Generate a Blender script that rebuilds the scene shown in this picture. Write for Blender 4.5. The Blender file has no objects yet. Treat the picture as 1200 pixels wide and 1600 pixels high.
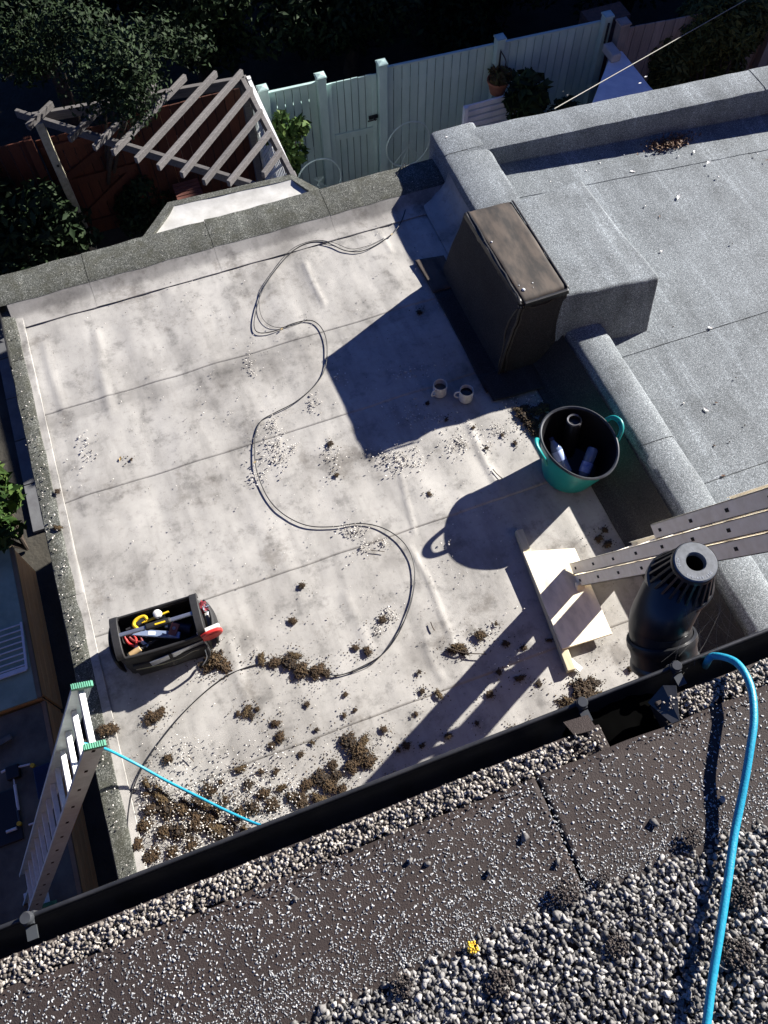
import bpy, math, random
import numpy as np
from mathutils import Vector, Matrix, noise

random.seed(7); RNG = np.random.default_rng(7)
sc = bpy.context.scene
col = sc.collection

# ------------------------------------------------------------------ camera
CAM = np.array([0.0, 0.0, 4.5])
RX = np.array([0.9369223, -0.34940906, -0.00948202])
UX = np.array([0.31557926, 0.83392307, 0.45274943])
FX = np.array([0.15028748, 0.42718337, -0.89158737])
FOC = 1313.98
cam = bpy.data.cameras.new('camera'); cam_o = bpy.data.objects.new('camera', cam); col.objects.link(cam_o)
cam.sensor_fit = 'HORIZONTAL'; cam.sensor_width = 36; cam.lens = FOC/1200*36
cam.clip_start = .02; cam.clip_end = 400
mw = Matrix.Identity(4)
for i in range(3):
    mw[i][0] = RX[i]; mw[i][1] = UX[i]; mw[i][2] = -FX[i]; mw[i][3] = CAM[i]
cam_o.matrix_world = mw
sc.camera = cam_o

# ------------------------------------------------------------------ light
SUN = Vector((1.9, .58, 1.0)).normalized()
world = bpy.data.worlds.new('World'); sc.world = world; world.use_nodes = True
wn = world.node_tree
bg = wn.nodes['Background']; bg.inputs[1].default_value = .05
sky = wn.nodes.new('ShaderNodeTexSky'); sky.sky_type = 'NISHITA'; sky.sun_disc = False
sky.sun_elevation = math.asin(SUN.z); sky.sun_rotation = math.atan2(SUN.x, SUN.y)
sky.ozone_density = 3.0; sky.dust_density = .3
tint = wn.nodes.new('ShaderNodeMix'); tint.data_type = 'RGBA'; tint.blend_type = 'MULTIPLY'; tint.inputs[0].default_value = 1
tint.inputs[7].default_value = (.225, .35, .72, 1)      # deep clear-sky blue of the photograph's white balance
wn.links.new(sky.outputs[0], tint.inputs[6]); wn.links.new(tint.outputs[2], bg.inputs[0])
sl = bpy.data.lights.new('sun', 'SUN'); sl.energy = 5.0; sl.angle = math.radians(.55); sl.color = (1, .955, .885)
so = bpy.data.objects.new('sun', sl); col.objects.link(so)
so.rotation_euler = SUN.to_track_quat('Z', 'Y').to_euler(); so.location = (10, 4, 12)
sc.view_settings.view_transform = 'Standard'; sc.view_settings.look = 'None'
sc.view_settings.gamma = 1; sc.view_settings.use_curve_mapping = False
sc.view_settings.exposure = 1.45

# ------------------------------------------------------------------ helpers
def W(px, py, v=0.0, ax=2):
    """a measured point of the photograph taken to the plane (x, y or z) where it really lies"""
    d = (px-600)/FOC*RX - (py-800)/FOC*UX + FX
    t = (v-CAM[ax])/d[ax]
    return Vector(CAM+t*d)

def tag(o, label=None, cat=None, group=None, kind=None):
    if label: o['label'] = label
    if cat: o['category'] = cat
    if group: o['group'] = group
    if kind: o['kind'] = kind
    return o

def empty(name, loc=(0,0,0), rz=0, label=None, cat=None, group=None, kind=None):
    o = bpy.data.objects.new(name, None); col.objects.link(o)
    o.location = loc; o.rotation_euler = (0,0,rz); o.empty_display_size = .05
    return tag(o, label, cat, group, kind)

def copy_tree(o, parent=None):
    c = o.copy(); col.objects.link(c)
    if parent: c.parent = parent
    for ch in [x for x in bpy.data.objects if x.parent == o]:
        copy_tree(ch, c)
    return c

class G:
    def __init__(s): s.v = []; s.f = []
    def add(s, vs, fs):
        b = len(s.v); s.v += [tuple(p) for p in vs]; s.f += [tuple(i+b for i in f) for f in fs]; return s
    def box(s, a, b):
        (x0,y0,z0),(x1,y1,z1) = a, b
        return s.add([(x0,y0,z0),(x1,y0,z0),(x1,y1,z0),(x0,y1,z0),(x0,y0,z1),(x1,y0,z1),(x1,y1,z1),(x0,y1,z1)],
            [(0,3,2,1),(4,5,6,7),(0,1,5,4),(1,2,6,5),(2,3,7,6),(3,0,4,7)])
    def beam(s, p, q, w, h, up=(0,0,1)):
        p = Vector(p); q = Vector(q); d = (q-p).normalized(); up = Vector(up)
        a = d.cross(up).normalized()*(w/2); b = a.cross(d).normalized()*(h/2)
        vs = [p-a-b,p+a-b,p+a+b,p-a+b,q-a-b,q+a-b,q+a+b,q-a+b]
        return s.add(vs, [(0,1,2,3),(4,7,6,5),(0,4,5,1),(1,5,6,2),(2,6,7,3),(3,7,4,0)])
    def prism(s, poly, z0, z1):
        n = len(poly)
        zs0 = z0 if hasattr(z0,'__len__') else [z0]*n; zs1 = z1 if hasattr(z1,'__len__') else [z1]*n
        vs = [(p[0],p[1],zs0[i]) for i,p in enumerate(poly)]+[(p[0],p[1],zs1[i]) for i,p in enumerate(poly)]
        return s.add(vs, [tuple(range(n))[::-1], tuple(range(n,2*n))]+[(i,(i+1)%n,n+(i+1)%n,n+i) for i in range(n)])
    def tube(s, pts, r, n=8, caps=True):
        pts = [Vector(p) for p in pts]; m = len(pts)
        rs = r if hasattr(r,'__len__') else [r]*m
        vs = []; ref = None
        for i,p in enumerate(pts):
            t = (pts[min(i+1,m-1)]-pts[max(i-1,0)]).normalized()
            if ref is None:
                ref = Vector((0,0,1)) if abs(t.z) < .9 else Vector((1,0,0))
            a = t.cross(ref).normalized(); b = a.cross(t).normalized(); ref = b
            for k in range(n):
                an = 2*math.pi*k/n; vs.append(p+(a*math.cos(an)+b*math.sin(an))*rs[i])
        fs = [(i*n+k, i*n+(k+1)%n, (i+1)*n+(k+1)%n, (i+1)*n+k) for i in range(m-1) for k in range(n)]
        if caps: fs += [tuple(range(n))[::-1], tuple(range((m-1)*n, m*n))]
        return s.add(vs, fs)
    def lathe(s, prof, n=32, c=(0,0,0), a0=0, a1=2*math.pi):
        full = abs(a1-a0-2*math.pi) < 1e-6; cols = n if full else n+1; vs = []
        for k in range(cols):
            an = a0+(a1-a0)*k/n
            for r,z in prof: vs.append((c[0]+r*math.cos(an), c[1]+r*math.sin(an), c[2]+z))
        m = len(prof)
        fs = [(k*m+i, ((k+1)%cols)*m+i, ((k+1)%cols)*m+i+1, k*m+i+1) for k in range(n) for i in range(m-1)]
        return s.add(vs, fs)
    def build(s, name, m, parent=None, smooth=False, bevel=0, kind=None, xf=None, solid=0):
        me = bpy.data.meshes.new(name)
        off = Vector((0,0,0))
        if parent is not None and parent.get('_w'):      # parent keeps world-coordinates children
            off = Vector(parent['_w'])
        vs = [Vector(p) for p in s.v]
        if xf is not None: vs = [xf @ p for p in vs]
        me.from_pydata([tuple(p-off) for p in vs], [], s.f)
        me.materials.append(m)
        if smooth:
            me.polygons.foreach_set('use_smooth', [True]*len(me.polygons))
            me.set_sharp_from_angle(angle=math.radians(40))
        me.update()
        o = bpy.data.objects.new(name, me); col.objects.link(o)
        if parent is not None: o.parent = parent
        if solid:
            md = o.modifiers.new('solid','SOLIDIFY'); md.thickness = solid; md.offset = 0
        if bevel:
            md = o.modifiers.new('bevel','BEVEL'); md.width = bevel; md.segments = 2; md.limit_method = 'ANGLE'
            md.harden_normals = False
        if kind: o['kind'] = kind
        return o

def wroot(name, loc, label=None, cat=None, group=None, kind=None):
    """an empty at the thing's base whose parts are written in world coordinates"""
    o = empty(name, loc, 0, label, cat, group, kind); o['_w'] = [float(c) for c in loc]; return o

def npmesh(name, V, Fc, m, parent=None, kind=None, smooth=False, matidx=None, mats=None):
    me = bpy.data.meshes.new(name)
    V = np.asarray(V, dtype=np.float32)
    if parent is not None and parent.get('_w'): V = V-np.array(list(parent['_w']), dtype=np.float32)
    Fc = np.asarray(Fc, dtype=np.int32); k = Fc.shape[1]
    me.vertices.add(len(V)); me.vertices.foreach_set('co', V.ravel())
    me.loops.add(Fc.size); me.loops.foreach_set('vertex_index', Fc.ravel())
    me.polygons.add(len(Fc)); me.polygons.foreach_set('loop_start', np.arange(0, Fc.size, k, dtype=np.int32))
    me.polygons.foreach_set('loop_total', np.full(len(Fc), k, dtype=np.int32))
    for mm in (mats or [m]): me.materials.append(mm)
    if matidx is not None: me.polygons.foreach_set('material_index', np.asarray(matidx, dtype=np.int32))
    if smooth: me.polygons.foreach_set('use_smooth', np.ones(len(Fc), dtype=bool))
    me.update(calc_edges=True); me.validate()
    o = bpy.data.objects.new(name, me); col.objects.link(o)
    if parent is not None: o.parent = parent
    if kind: o['kind'] = kind
    return o

def catmull(pts, k=8):
    P = [Vector(p) for p in pts]; P = [P[0]*2-P[1]]+P+[P[-1]*2-P[-2]]; out = []
    for i in range(1, len(P)-2):
        for j in range(k):
            t = j/k; a,b,c,d = P[i-1:i+3]
            out.append(.5*((2*b)+(c-a)*t+(2*a-5*b+4*c-d)*t*t+(3*b-a-3*c+d)*t**3))
    out.append(P[-2]); return out

# ------------------------------------------------------------------ materials
def newmat(name):
    m = bpy.data.materials.new(name); m.use_nodes = True
    nt = m.node_tree; b = nt.nodes['Principled BSDF']; return m, nt, b
def N(nt, t, **kw):
    n = nt.nodes.new(t)
    for k, v in kw.items():
        if k in n.inputs: n.inputs[k].default_value = v
        else: setattr(n, k, v)
    return n
def ramp(nt, src, stops):
    r = nt.nodes.new('ShaderNodeValToRGB'); e = r.color_ramp.elements
    while len(e) < len(stops): e.new(.5)
    for i,(p,c) in enumerate(stops):
        e[i].position = p; e[i].color = (*c,1) if len(c) == 3 else c
    nt.links.new(src, r.inputs[0]); return r.outputs[0]
def gcol(v): return (v,v,v)
def mix(nt, fac, a, b, mode='MIX'):
    n = nt.nodes.new('ShaderNodeMix'); n.data_type = 'RGBA'; n.blend_type = mode
    for i, s in ((0,fac),(6,a),(7,b)):
        if isinstance(s,(int,float)): n.inputs[i].default_value = s
        elif isinstance(s,tuple): n.inputs[i].default_value = (*s,1)
        else: nt.links.new(s, n.inputs[i])
    return n.outputs[2]
def bumpn(nt, b, src, dist, strength=1):
    n = N(nt,'ShaderNodeBump', Strength=strength, Distance=dist); nt.links.new(src, n.inputs['Height'])
    nt.links.new(n.outputs[0], b.inputs['Normal']); return n
def M(name, c1, c2=None, scale=12, rough=.7, bump=0, bscale=150, metal=0, spec=.5, stretch=(1,1,1), emit=None, trans=0, rnd=0, coat=0, lo=.35, hi=.65):
    m, nt, b = newmat(name)
    b.inputs['Roughness'].default_value = rough; b.inputs['Metallic'].default_value = metal
    b.inputs['Specular IOR Level'].default_value = spec
    if coat: b.inputs['Coat Weight'].default_value = coat
    if trans: b.inputs['Transmission Weight'].default_value = trans
    tc = nt.nodes.new('ShaderNodeTexCoord'); mp = N(nt,'ShaderNodeMapping'); mp.inputs['Scale'].default_value = stretch
    nt.links.new(tc.outputs['Object'], mp.inputs[0])
    if c2 is None: c2 = tuple(x*.8 for x in c1)
    nz = N(nt,'ShaderNodeTexNoise', Scale=scale, Detail=6.0, Roughness=.6); nt.links.new(mp.outputs[0], nz.inputs['Vector'])
    c = ramp(nt, nz.outputs[0], [(lo,c2),(hi,c1)])
    if rnd:
        oi = nt.nodes.new('ShaderNodeObjectInfo')
        rr = ramp(nt, oi.outputs['Random'], [(0,gcol(1-rnd)),(1,gcol(1+rnd*.5))])
        c = mix(nt, 1.0, c, rr, 'MULTIPLY')
    nt.links.new(c, b.inputs['Base Color'])
    if bump:
        nb = N(nt,'ShaderNodeTexNoise', Scale=bscale, Detail=4.0); nt.links.new(mp.outputs[0], nb.inputs['Vector'])
        bumpn(nt, b, nb.outputs[0], bump)
    return m

def mineral_felt(name, base, fleck, dark, gran=450, moss=None, warm=0):
    """slate-chip roofing felt: every granule its own tone, worn bands, fine relief"""
    m, nt, b = newmat(name); b.inputs['Roughness'].default_value = .85; b.inputs['Specular IOR Level'].default_value = .35
    tc = nt.nodes.new('ShaderNodeTexCoord')
    v = N(nt,'ShaderNodeTexVoronoi', Scale=gran); nt.links.new(tc.outputs['Object'], v.inputs['Vector'])
    sep = N(nt,'ShaderNodeSeparateColor'); nt.links.new(v.outputs['Color'], sep.inputs[0])
    c = ramp(nt, sep.outputs[0], [(0,dark),(.3,base),(.72,base),(.95,fleck)])
    n2 = N(nt,'ShaderNodeTexNoise', Scale=110.0, Detail=4.0, Roughness=.75); nt.links.new(tc.outputs['Object'], n2.inputs['Vector'])
    c = mix(nt, 1.0, c, ramp(nt, n2.outputs[0], [(.3,gcol(.5)),(.52,gcol(1)),(.72,gcol(1.6))]), 'MULTIPLY')
    n3 = N(nt,'ShaderNodeTexNoise', Scale=3.2, Detail=7.0, Roughness=.65); nt.links.new(tc.outputs['Object'], n3.inputs['Vector'])
    c = mix(nt, 1.0, c, ramp(nt, n3.outputs[0], [(.3,gcol(.72)),(.5,gcol(1)),(.7,gcol(1.18))]), 'MULTIPLY')
    mp = N(nt,'ShaderNodeMapping'); mp.inputs['Scale'].default_value = (7,.35,1); nt.links.new(tc.outputs['Object'], mp.inputs[0])
    n5 = N(nt,'ShaderNodeTexNoise', Scale=1.0, Detail=3.0, Roughness=.55); nt.links.new(mp.outputs[0], n5.inputs['Vector'])
    c = mix(nt, 1.0, c, ramp(nt, n5.outputs[0], [(.34,gcol(.8)),(.5,gcol(.98)),(.58,gcol(1.0)),(.63,gcol(1.28)),(.68,gcol(1.0))]), 'MULTIPLY')
    if moss:
        n4 = N(nt,'ShaderNodeTexNoise', Scale=9.0, Detail=8.0, Roughness=.7); nt.links.new(tc.outputs['Object'], n4.inputs['Vector'])
        f = ramp(nt, n4.outputs[0], [(.45,gcol(0)),(.7,gcol(.8))]); c = mix(nt, f, c, moss)
    nt.links.new(c, b.inputs['Base Color'])
    bumpn(nt, b, n2.outputs[0], .0006)
    return m

def pale_felt():
    """weathered pale roofing felt: grey dirt clouds, tide marks along the laps, pin-size dirt"""
    m, nt, b = newmat('pale_roof_felt'); b.inputs['Roughness'].default_value = .62; b.inputs['Specular IOR Level'].default_value = .3
    tc = nt.nodes.new('ShaderNodeTexCoord'); P = tc.outputs['Object']
    def nz(sc_, d=6, r=.6, st=(1,1,1), off=0):
        mp = N(nt,'ShaderNodeMapping'); mp.inputs['Scale'].default_value = st; mp.inputs['Location'].default_value = (off,off*.7,0)
        nt.links.new(P, mp.inputs[0])
        n = N(nt,'ShaderNodeTexNoise', Scale=sc_, Detail=float(d), Roughness=r); nt.links.new(mp.outputs[0], n.inputs['Vector']); return n.outputs[0]
    c = ramp(nt, nz(1.7,8,.62), [(.3,(.205,.194,.178)),(.45,(.345,.330,.305)),(.7,(.45,.433,.402))])
    c = mix(nt, 1.0, c, ramp(nt, nz(6,8,.7,off=4), [(.34,gcol(.62)),(.46,gcol(.95)),(.7,gcol(1.06))]), 'MULTIPLY')
    c = mix(nt, 1.0, c, ramp(nt, nz(2.6,9,.72,off=14), [(.34,(.60,.585,.57)),(.43,gcol(.94)),(.6,gcol(1.0))]), 'MULTIPLY')
    c = mix(nt, 1.0, c, ramp(nt, nz(4,7,.6,(2.6,.5,1),9), [(.36,gcol(.84)),(.5,gcol(1)),(.7,gcol(1.06))]), 'MULTIPLY')
    c = mix(nt, 1.0, c, ramp(nt, nz(26,6,.75,off=3), [(.3,gcol(.68)),(.42,gcol(.98)),(.7,gcol(1.04))]), 'MULTIPLY')
    # tide marks just below each lap
    sp = N(nt,'ShaderNodeSeparateXYZ'); nt.links.new(P, sp.inputs[0])
    wob = nz(5,6,.7,off=2)
    for j in (3.585, 2.905, 2.0, 1.036):
        a = N(nt,'ShaderNodeMath', operation='SUBTRACT'); nt.links.new(sp.outputs[1], a.inputs[0]); a.inputs[1].default_value = j
        b2 = N(nt,'ShaderNodeMath', operation='MULTIPLY_ADD'); nt.links.new(wob, b2.inputs[0]); b2.inputs[1].default_value = .22; nt.links.new(a.outputs[0], b2.inputs[2])
        f = ramp(nt, b2.outputs[0], [(0,gcol(0)),(.001,gcol(.0)),(.02,gcol(.0)),(.06,gcol(.5)),(.12,gcol(.35)),(.19,gcol(0))])
        c = mix(nt, f, c, mix(nt, 1.0, c, gcol(.62), 'MULTIPLY'))
    # fine black lichen specks
    v = N(nt,'ShaderNodeTexVoronoi', Scale=70.0); nt.links.new(P, v.inputs['Vector'])
    f = ramp(nt, v.outputs['Distance'], [(.05,gcol(1)),(.12,gcol(0))])
    f2 = ramp(nt, nz(2.3,5,.6,off=7), [(.45,gcol(0)),(.62,gcol(.8))])
    f = mix(nt, 1.0, f, f2, 'MULTIPLY'); c = mix(nt, f, c, (.12,.11,.1))
    nt.links.new(c, b.inputs['Base Color'])
    bumpn(nt, b, nz(320,3,.6), .0012, .8)
    return m

def planked(name, c1, c2, rnd=.25, rough=.7, axis=2, bump=.001):
    st = [1,1,1]; st[axis] = .08
    return M(name, c1, c2, scale=60, rough=rough, bump=bump, bscale=60, stretch=tuple(st), rnd=rnd, lo=.3, hi=.7)

m_pale = pale_felt()
m_rim = mineral_felt('green_grey_mineral_felt', (0.078,0.082,0.070), (0.250,0.250,0.226), (0.016,0.017,0.014), gran=260, moss=(0.043,0.043,0.027))
m_grey = mineral_felt('grey_mineral_felt', (0.139,0.156,0.166), (0.388,0.419,0.445), (0.042,0.049,0.058), gran=420)
m_block = m_grey
m_flash = mineral_felt('worn_black_felt', (0.025,0.023,0.023), (0.062,0.058,0.055), (0.009,0.009,0.009), gran=500)
m_brown = M('weathered_brown_felt', (.078,.058,.043), (.018,.014,.011), scale=5, rough=.75, bump=.0005, bscale=160, lo=.40, hi=.60, stretch=(2.2,.8,1))
m_bitumen = M('black_bitumen', (.012,.012,.013), (.03,.028,.026), scale=30, rough=.45, bump=.001)
m_brick = M('dark_brick', (.2,.1,.07), (.12,.07,.05), scale=20, rough=.9, bump=.002)
m_sidewall = M('white_bounce_wall', (.78,.77,.73), (.66,.65,.61), scale=4, rough=.9, bump=.001)  # unseen side wall, made white to bounce light into the passage
m_render = M('pale_render', (.42,.41,.39), (.33,.32,.3), scale=6, rough=.9, bump=.002)
m_band = M('brown_black_roof_felt', (0.031,0.019,0.015), (0.018,0.011,0.009), scale=7, rough=.8, bump=.0012, bscale=350, lo=.3, hi=.7)
m_gutter = M('black_gutter_plastic', (.014,.015,.017), (.03,.03,.032), scale=15, rough=.34, bump=.0003, spec=.55)
m_pvc = M('glossy_black_pipe_plastic', (.011,.012,.014), (.02,.02,.022), scale=9, rough=.36, spec=.6, bump=.0002, bscale=60)
m_pvcface = M('dusty_grey_plastic_top', (.13,.14,.155), (.085,.092,.10), scale=70, rough=.42, spec=.5, bump=.0002, bscale=200)
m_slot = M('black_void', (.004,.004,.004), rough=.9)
m_alu = M('dull_aluminium', (.78,.90,.90), (.62,.73,.72), scale=14, rough=.45, metal=.1, bump=.0003, bscale=120)
m_aluw = M('weathered_pale_aluminium', (0.950,0.905,0.780), (0.827,0.770,0.630), scale=16, rough=.5, metal=.05, bump=.0003)
m_tread = M('bright_rung_aluminium', (.8,.8,.78), (.68,.68,.66), scale=40, rough=.38, metal=.35)
m_greenpl = M('green_ribbed_plastic', (.05,.27,.16), (.03,.18,.11), rough=.5)
m_timber = planked('pale_new_timber', (.66,.58,.38), (.5,.43,.27), rnd=.1, axis=1)
m_ply = M('pale_plywood', (0.950,0.844,0.634), (0.653,0.570,0.404), scale=14, rough=.65, bump=.0004, bscale=90, stretch=(0.950,0.398,0.950), lo=.3, hi=.55)
m_oldtimber = planked('silvered_old_timber', (0.169,0.158,0.157), (0.084,0.079,0.079), axis=0, rough=.85, bump=.002)
m_post = M('pale_green_grey_timber', (.46,.43,.32), (.3,.28,.2), scale=20, rough=.8, bump=.001)
m_teal = M('teal_painted_boards', (0.444,0.595,0.559), (0.370,0.521,0.493), scale=9, rough=.55, bump=.0006, bscale=80, stretch=(0.950,0.883,0.368), rnd=.1)
m_redwood = planked('red_brown_stained_boards', (0.112,0.032,0.015), (0.063,0.017,0.009), rnd=.3, axis=2)
m_orange = planked('orange_brown_timber', (.95,.56,.22), (.78,.38,.13), rnd=.12, axis=1, rough=.6)
m_lid = M('grey_green_lid_felt', (0.348,0.441,0.319), (0.232,0.314,0.225), scale=5, rough=.6, bump=.001)
m_darklid = M('dark_lid', (.16,.15,.11), (.08,.075,.055), scale=5, rough=.7, bump=.001)
m_whitep = M('white_paint', (.78,.79,.78), (.62,.64,.65), scale=12, rough=.5)
m_bluewhite = M('white_painted_render', (.74,.77,.82), (.55,.6,.68), scale=5, rough=.7, bump=.001)
m_pinkgrey = planked('pinkish_grey_boards', (.34,.29,.26), (.22,.19,.17), rnd=.2, axis=2)
m_ground = M('dark_earth', (.05,.045,.035), (.025,.023,.018), scale=3, rough=.95, bump=.01, bscale=20)
m_paving = M('grey_paving_slab', (.13,.135,.14), (.09,.09,.095), scale=6, rough=.85, bump=.001, rnd=.2)
m_tub = M('turquoise_rubber', (0.004,0.255,0.246), (0.003,0.204,0.204), scale=5, rough=.42, spec=.5)
m_tubin = M('black_tub_lining', (.01,.01,.012), rough=.38, spec=.4)
m_tubrim = M('grey_black_rim', (.05,.055,.06), (.03,.03,.035), rough=.3)
m_mug = M('speckled_cream_stoneware', (.66,.65,.6), (.5,.49,.45), scale=60, rough=.28, spec=.6)
m_tea = M('milky_tea', (.16,.12,.09), rough=.12)
m_coffee = M('black_coffee', (.012,.008,.006), rough=.08)
m_bag = M('black_ballistic_fabric', (.008,.008,.009), (.014,.014,.015), scale=30, rough=.7, bump=.0008, bscale=500)
m_bagtrim = M('black_webbing', (.017,.016,.017), (.010,.010,.011), scale=60, rough=.6, bump=.001, bscale=300)
m_piping = M('yellow_grey_piping', (.36,.34,.2), (.25,.23,.14), rough=.6)
m_steel = M('steel', (.6,.62,.66), (.45,.47,.5), scale=20, rough=.28, metal=.85)
m_yellow = M('yellow_plastic', (.8,.52,.02), (.65,.4,.02), rough=.4)
m_red = M('red_plastic', (.62,.04,.03), (.5,.03,.03), rough=.35)
m_white = M('white_plastic', (.82,.8,.76), (.7,.68,.64), rough=.4)
m_blue = M('blue_grey_tool', (.22,.3,.48), (.3,.36,.5), scale=20, rough=.35, metal=.3)
m_navy = M('dark_blue_plastic', (0.006,0.012,0.052), (0.004,0.008,0.032), rough=.5)
m_copper = M('copper_red', (.42,.16,.1), (.3,.1,.07), rough=.4, metal=.4)
m_wood = M('varnished_wood', (.6,.42,.22), (.45,.3,.15), rough=.4)
m_cable = M('black_cable', (.012,.012,.014), rough=.5)
m_hose = M('bright_blue_rope', (0.018,0.306,0.450), (0.013,0.234,0.360), scale=120, rough=.42, bump=.0006, bscale=300)
m_wirew = M('pale_wire', (0.330,0.319,0.275), rough=.6)
m_hoop = M('pale_green_painted_wire', (.45,.58,.54), rough=.5)
m_terra = M('terracotta', (.36,.14,.08), (.25,.09,.05), rough=.8)
m_bark = M('bark', (.07,.05,.035), (.035,.026,.02), scale=20, rough=.95, bump=.004, bscale=40)
m_black = M('black_metal', (.012,.012,.012), rough=.5)

def stonemat(name, stops, scale):
    """each stone its own tone (noise far coarser than a stone gives runs, voronoi cells give single stones)"""
    m, nt, b = newmat(name); b.inputs['Roughness'].default_value = .75
    gi = nt.nodes.new('ShaderNodeNewGeometry')
    c = ramp(nt, gi.outputs['Random Per Island'], stops)
    tc = nt.nodes.new('ShaderNodeTexCoord'); n = N(nt,'ShaderNodeTexNoise', Scale=scale, Detail=5.0); nt.links.new(tc.outputs['Object'], n.inputs['Vector'])
    c = mix(nt, 1.0, c, ramp(nt, n.outputs[0], [(.3,gcol(.6)),(.5,gcol(1)),(.7,gcol(1.15))]), 'MULTIPLY')
    nt.links.new(c, b.inputs['Base Color']); bumpn(nt, b, n.outputs[0], .0015); return m
m_stone = stonemat('grey_limestone_gravel', [(0,(.05,.046,.042)),(.3,(.12,.113,.105)),(.65,(.21,.20,.188)),(.9,(.34,.325,.305)),(1,(.46,.44,.41))], 160)
m_chip = stonemat('buff_spar_chippings', [(0,(0.053,0.045,0.036)),(.3,(0.158,0.136,0.116)),(.7,(0.305,0.274,0.238)),(1,(0.485,0.452,0.400))], 160)
m_grain = stonemat('pale_surface_grit', [(0,(0.116,0.121,0.125)),(.5,(0.269,0.274,0.278)),(1,(0.493,0.493,0.484))], 200)
m_white_chip = stonemat('white_fallen_chippings', [(0,(0.188,0.170,0.147)),(.35,(0.444,0.416,0.375)),(1,(0.772,0.736,0.678))], 160)
m_moss = stonemat('dry_brown_moss', [(0,(0.010,0.005,0.002)),(.4,(0.031,0.017,0.005)),(.8,(0.062,0.033,0.010)),(1,(0.084,0.053,0.017))], 120)
m_drymoss = stonemat('dark_dead_moss', [(0,(.018,.013,.012)),(.5,(.04,.03,.026)),(1,(.08,.062,.05))], 120)
m_lichen = M('yellow_lichen', (.75,.5,.04), (.5,.3,.02), scale=80, rough=.9)
m_leafdead = stonemat('brown_dead_leaves', [(0,(.05,.025,.014)),(.5,(.13,.065,.035)),(1,(.3,.19,.11))], 80)

def leafmat(name, a, b_, c_):
    m, nt, b = newmat(name); b.inputs['Roughness'].default_value = .7; b.inputs['Specular IOR Level'].default_value = .15
    gi = nt.nodes.new('ShaderNodeNewGeometry')
    c = ramp(nt, gi.outputs['Random Per Island'], [(0,a),(.5,b_),(1,c_)])
    nt.links.new(c, b.inputs['Base Color']); return m
m_leaf1 = leafmat('dark_green_leaves', (.006,.012,.005), (.013,.027,.010), (.026,.045,.016))
m_leaf2 = leafmat('olive_leaves', (.03,.04,.012), (.06,.075,.022), (.11,.12,.04))
m_leaf3 = leafmat('fresh_green_leaves', (0.017,0.039,0.008), (0.033,0.072,0.017), (0.088,0.132,0.033))
m_leaf4 = leafmat('brown_green_leaves', (.05,.035,.018), (.085,.06,.03), (.06,.08,.025))

# ------------------------------------------------------------------ stones, clumps, leaves
def ico(sub=1):
    import bmesh
    bm = bmesh.new(); bmesh.ops.create_icosphere(bm, subdivisions=sub, radius=1)
    V = np.array([v.co[:] for v in bm.verts]); F = np.array([[v.index for v in f.verts] for f in bm.faces]); bm.free(); return V, F
ICO1 = ico(1); ICO2 = ico(2)
def rock_variants(n, base, rough, sq=.65):
    out = []
    for i in range(n):
        V = base[0].copy(); r = RNG.uniform(1-rough, 1+rough, len(V))[:,None]; V = V*r
        # flatten against a few random planes for crushed faces
        for k in range(5):
            d = RNG.normal(size=3); d /= np.linalg.norm(d); h = V@d; cut = RNG.uniform(.55,.8)
            V = V-np.outer(np.maximum(h-cut,0), d)
        V[:,2] *= sq; V[:,0] *= RNG.uniform(.8,1.25); out.append(V)
    return out
def hulls(n, k, flat=.8, el=1.0):
    """crushed stone: convex hulls of a few random points, sharp facets"""
    import bmesh
    out = []
    for i in range(n):
        d = RNG.normal(size=(k,3)); d /= np.linalg.norm(d,axis=1)[:,None]; d *= RNG.uniform(.8,1.1,(k,1))
        d *= np.array([RNG.uniform(1.0,1.45)*el, RNG.uniform(.75,1.0), flat*RNG.uniform(.8,1.1)])
        bm = bmesh.new(); [bm.verts.new(p) for p in d]; bmesh.ops.convex_hull(bm, input=bm.verts)
        bmesh.ops.delete(bm, geom=[v for v in bm.verts if not v.link_faces], context='VERTS')
        bmesh.ops.triangulate(bm, faces=bm.faces); bm.verts.index_update()
        out.append((np.array([v.co[:] for v in bm.verts]), np.array([[v.index for v in f.verts] for f in bm.faces]))); bm.free()
    return out
ROCKS = hulls(40, 13); FLAKES = hulls(20, 9, .45, 1.25); PEBS = rock_variants(10, ICO1, .16, .7)
def scatter(name, P, S, variants, faces, m, parent=None, kind='stuff', tilt=.5):
    P = np.asarray(P, float); n = len(P)
    if n == 0: return None
    Vs = []; Fs = []; b = 0
    idx = RNG.integers(0, len(variants), n); yaw = RNG.uniform(0, 2*np.pi, n); tx = RNG.normal(0, tilt, n); ty = RNG.normal(0, tilt, n)
    for i in range(n):
        V = variants[idx[i]]; fc = faces
        if isinstance(V, tuple): V, fc = V
        cz,sz = math.cos(yaw[i]), math.sin(yaw[i]); cx,sx = math.cos(tx[i]), math.sin(tx[i]); cy,sy = math.cos(ty[i]), math.sin(ty[i])
        Rm = np.array([[cz,-sz,0],[sz,cz,0],[0,0,1]])@np.array([[1,0,0],[0,cx,-sx],[0,sx,cx]])@np.array([[cy,0,sy],[0,1,0],[-sy,0,cy]])
        Vs.append(V@Rm.T*S[i]+P[i]); Fs.append(fc+b); b += len(V)
    return npmesh(name, np.concatenate(Vs), np.concatenate(Fs), m, parent, kind)

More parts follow.
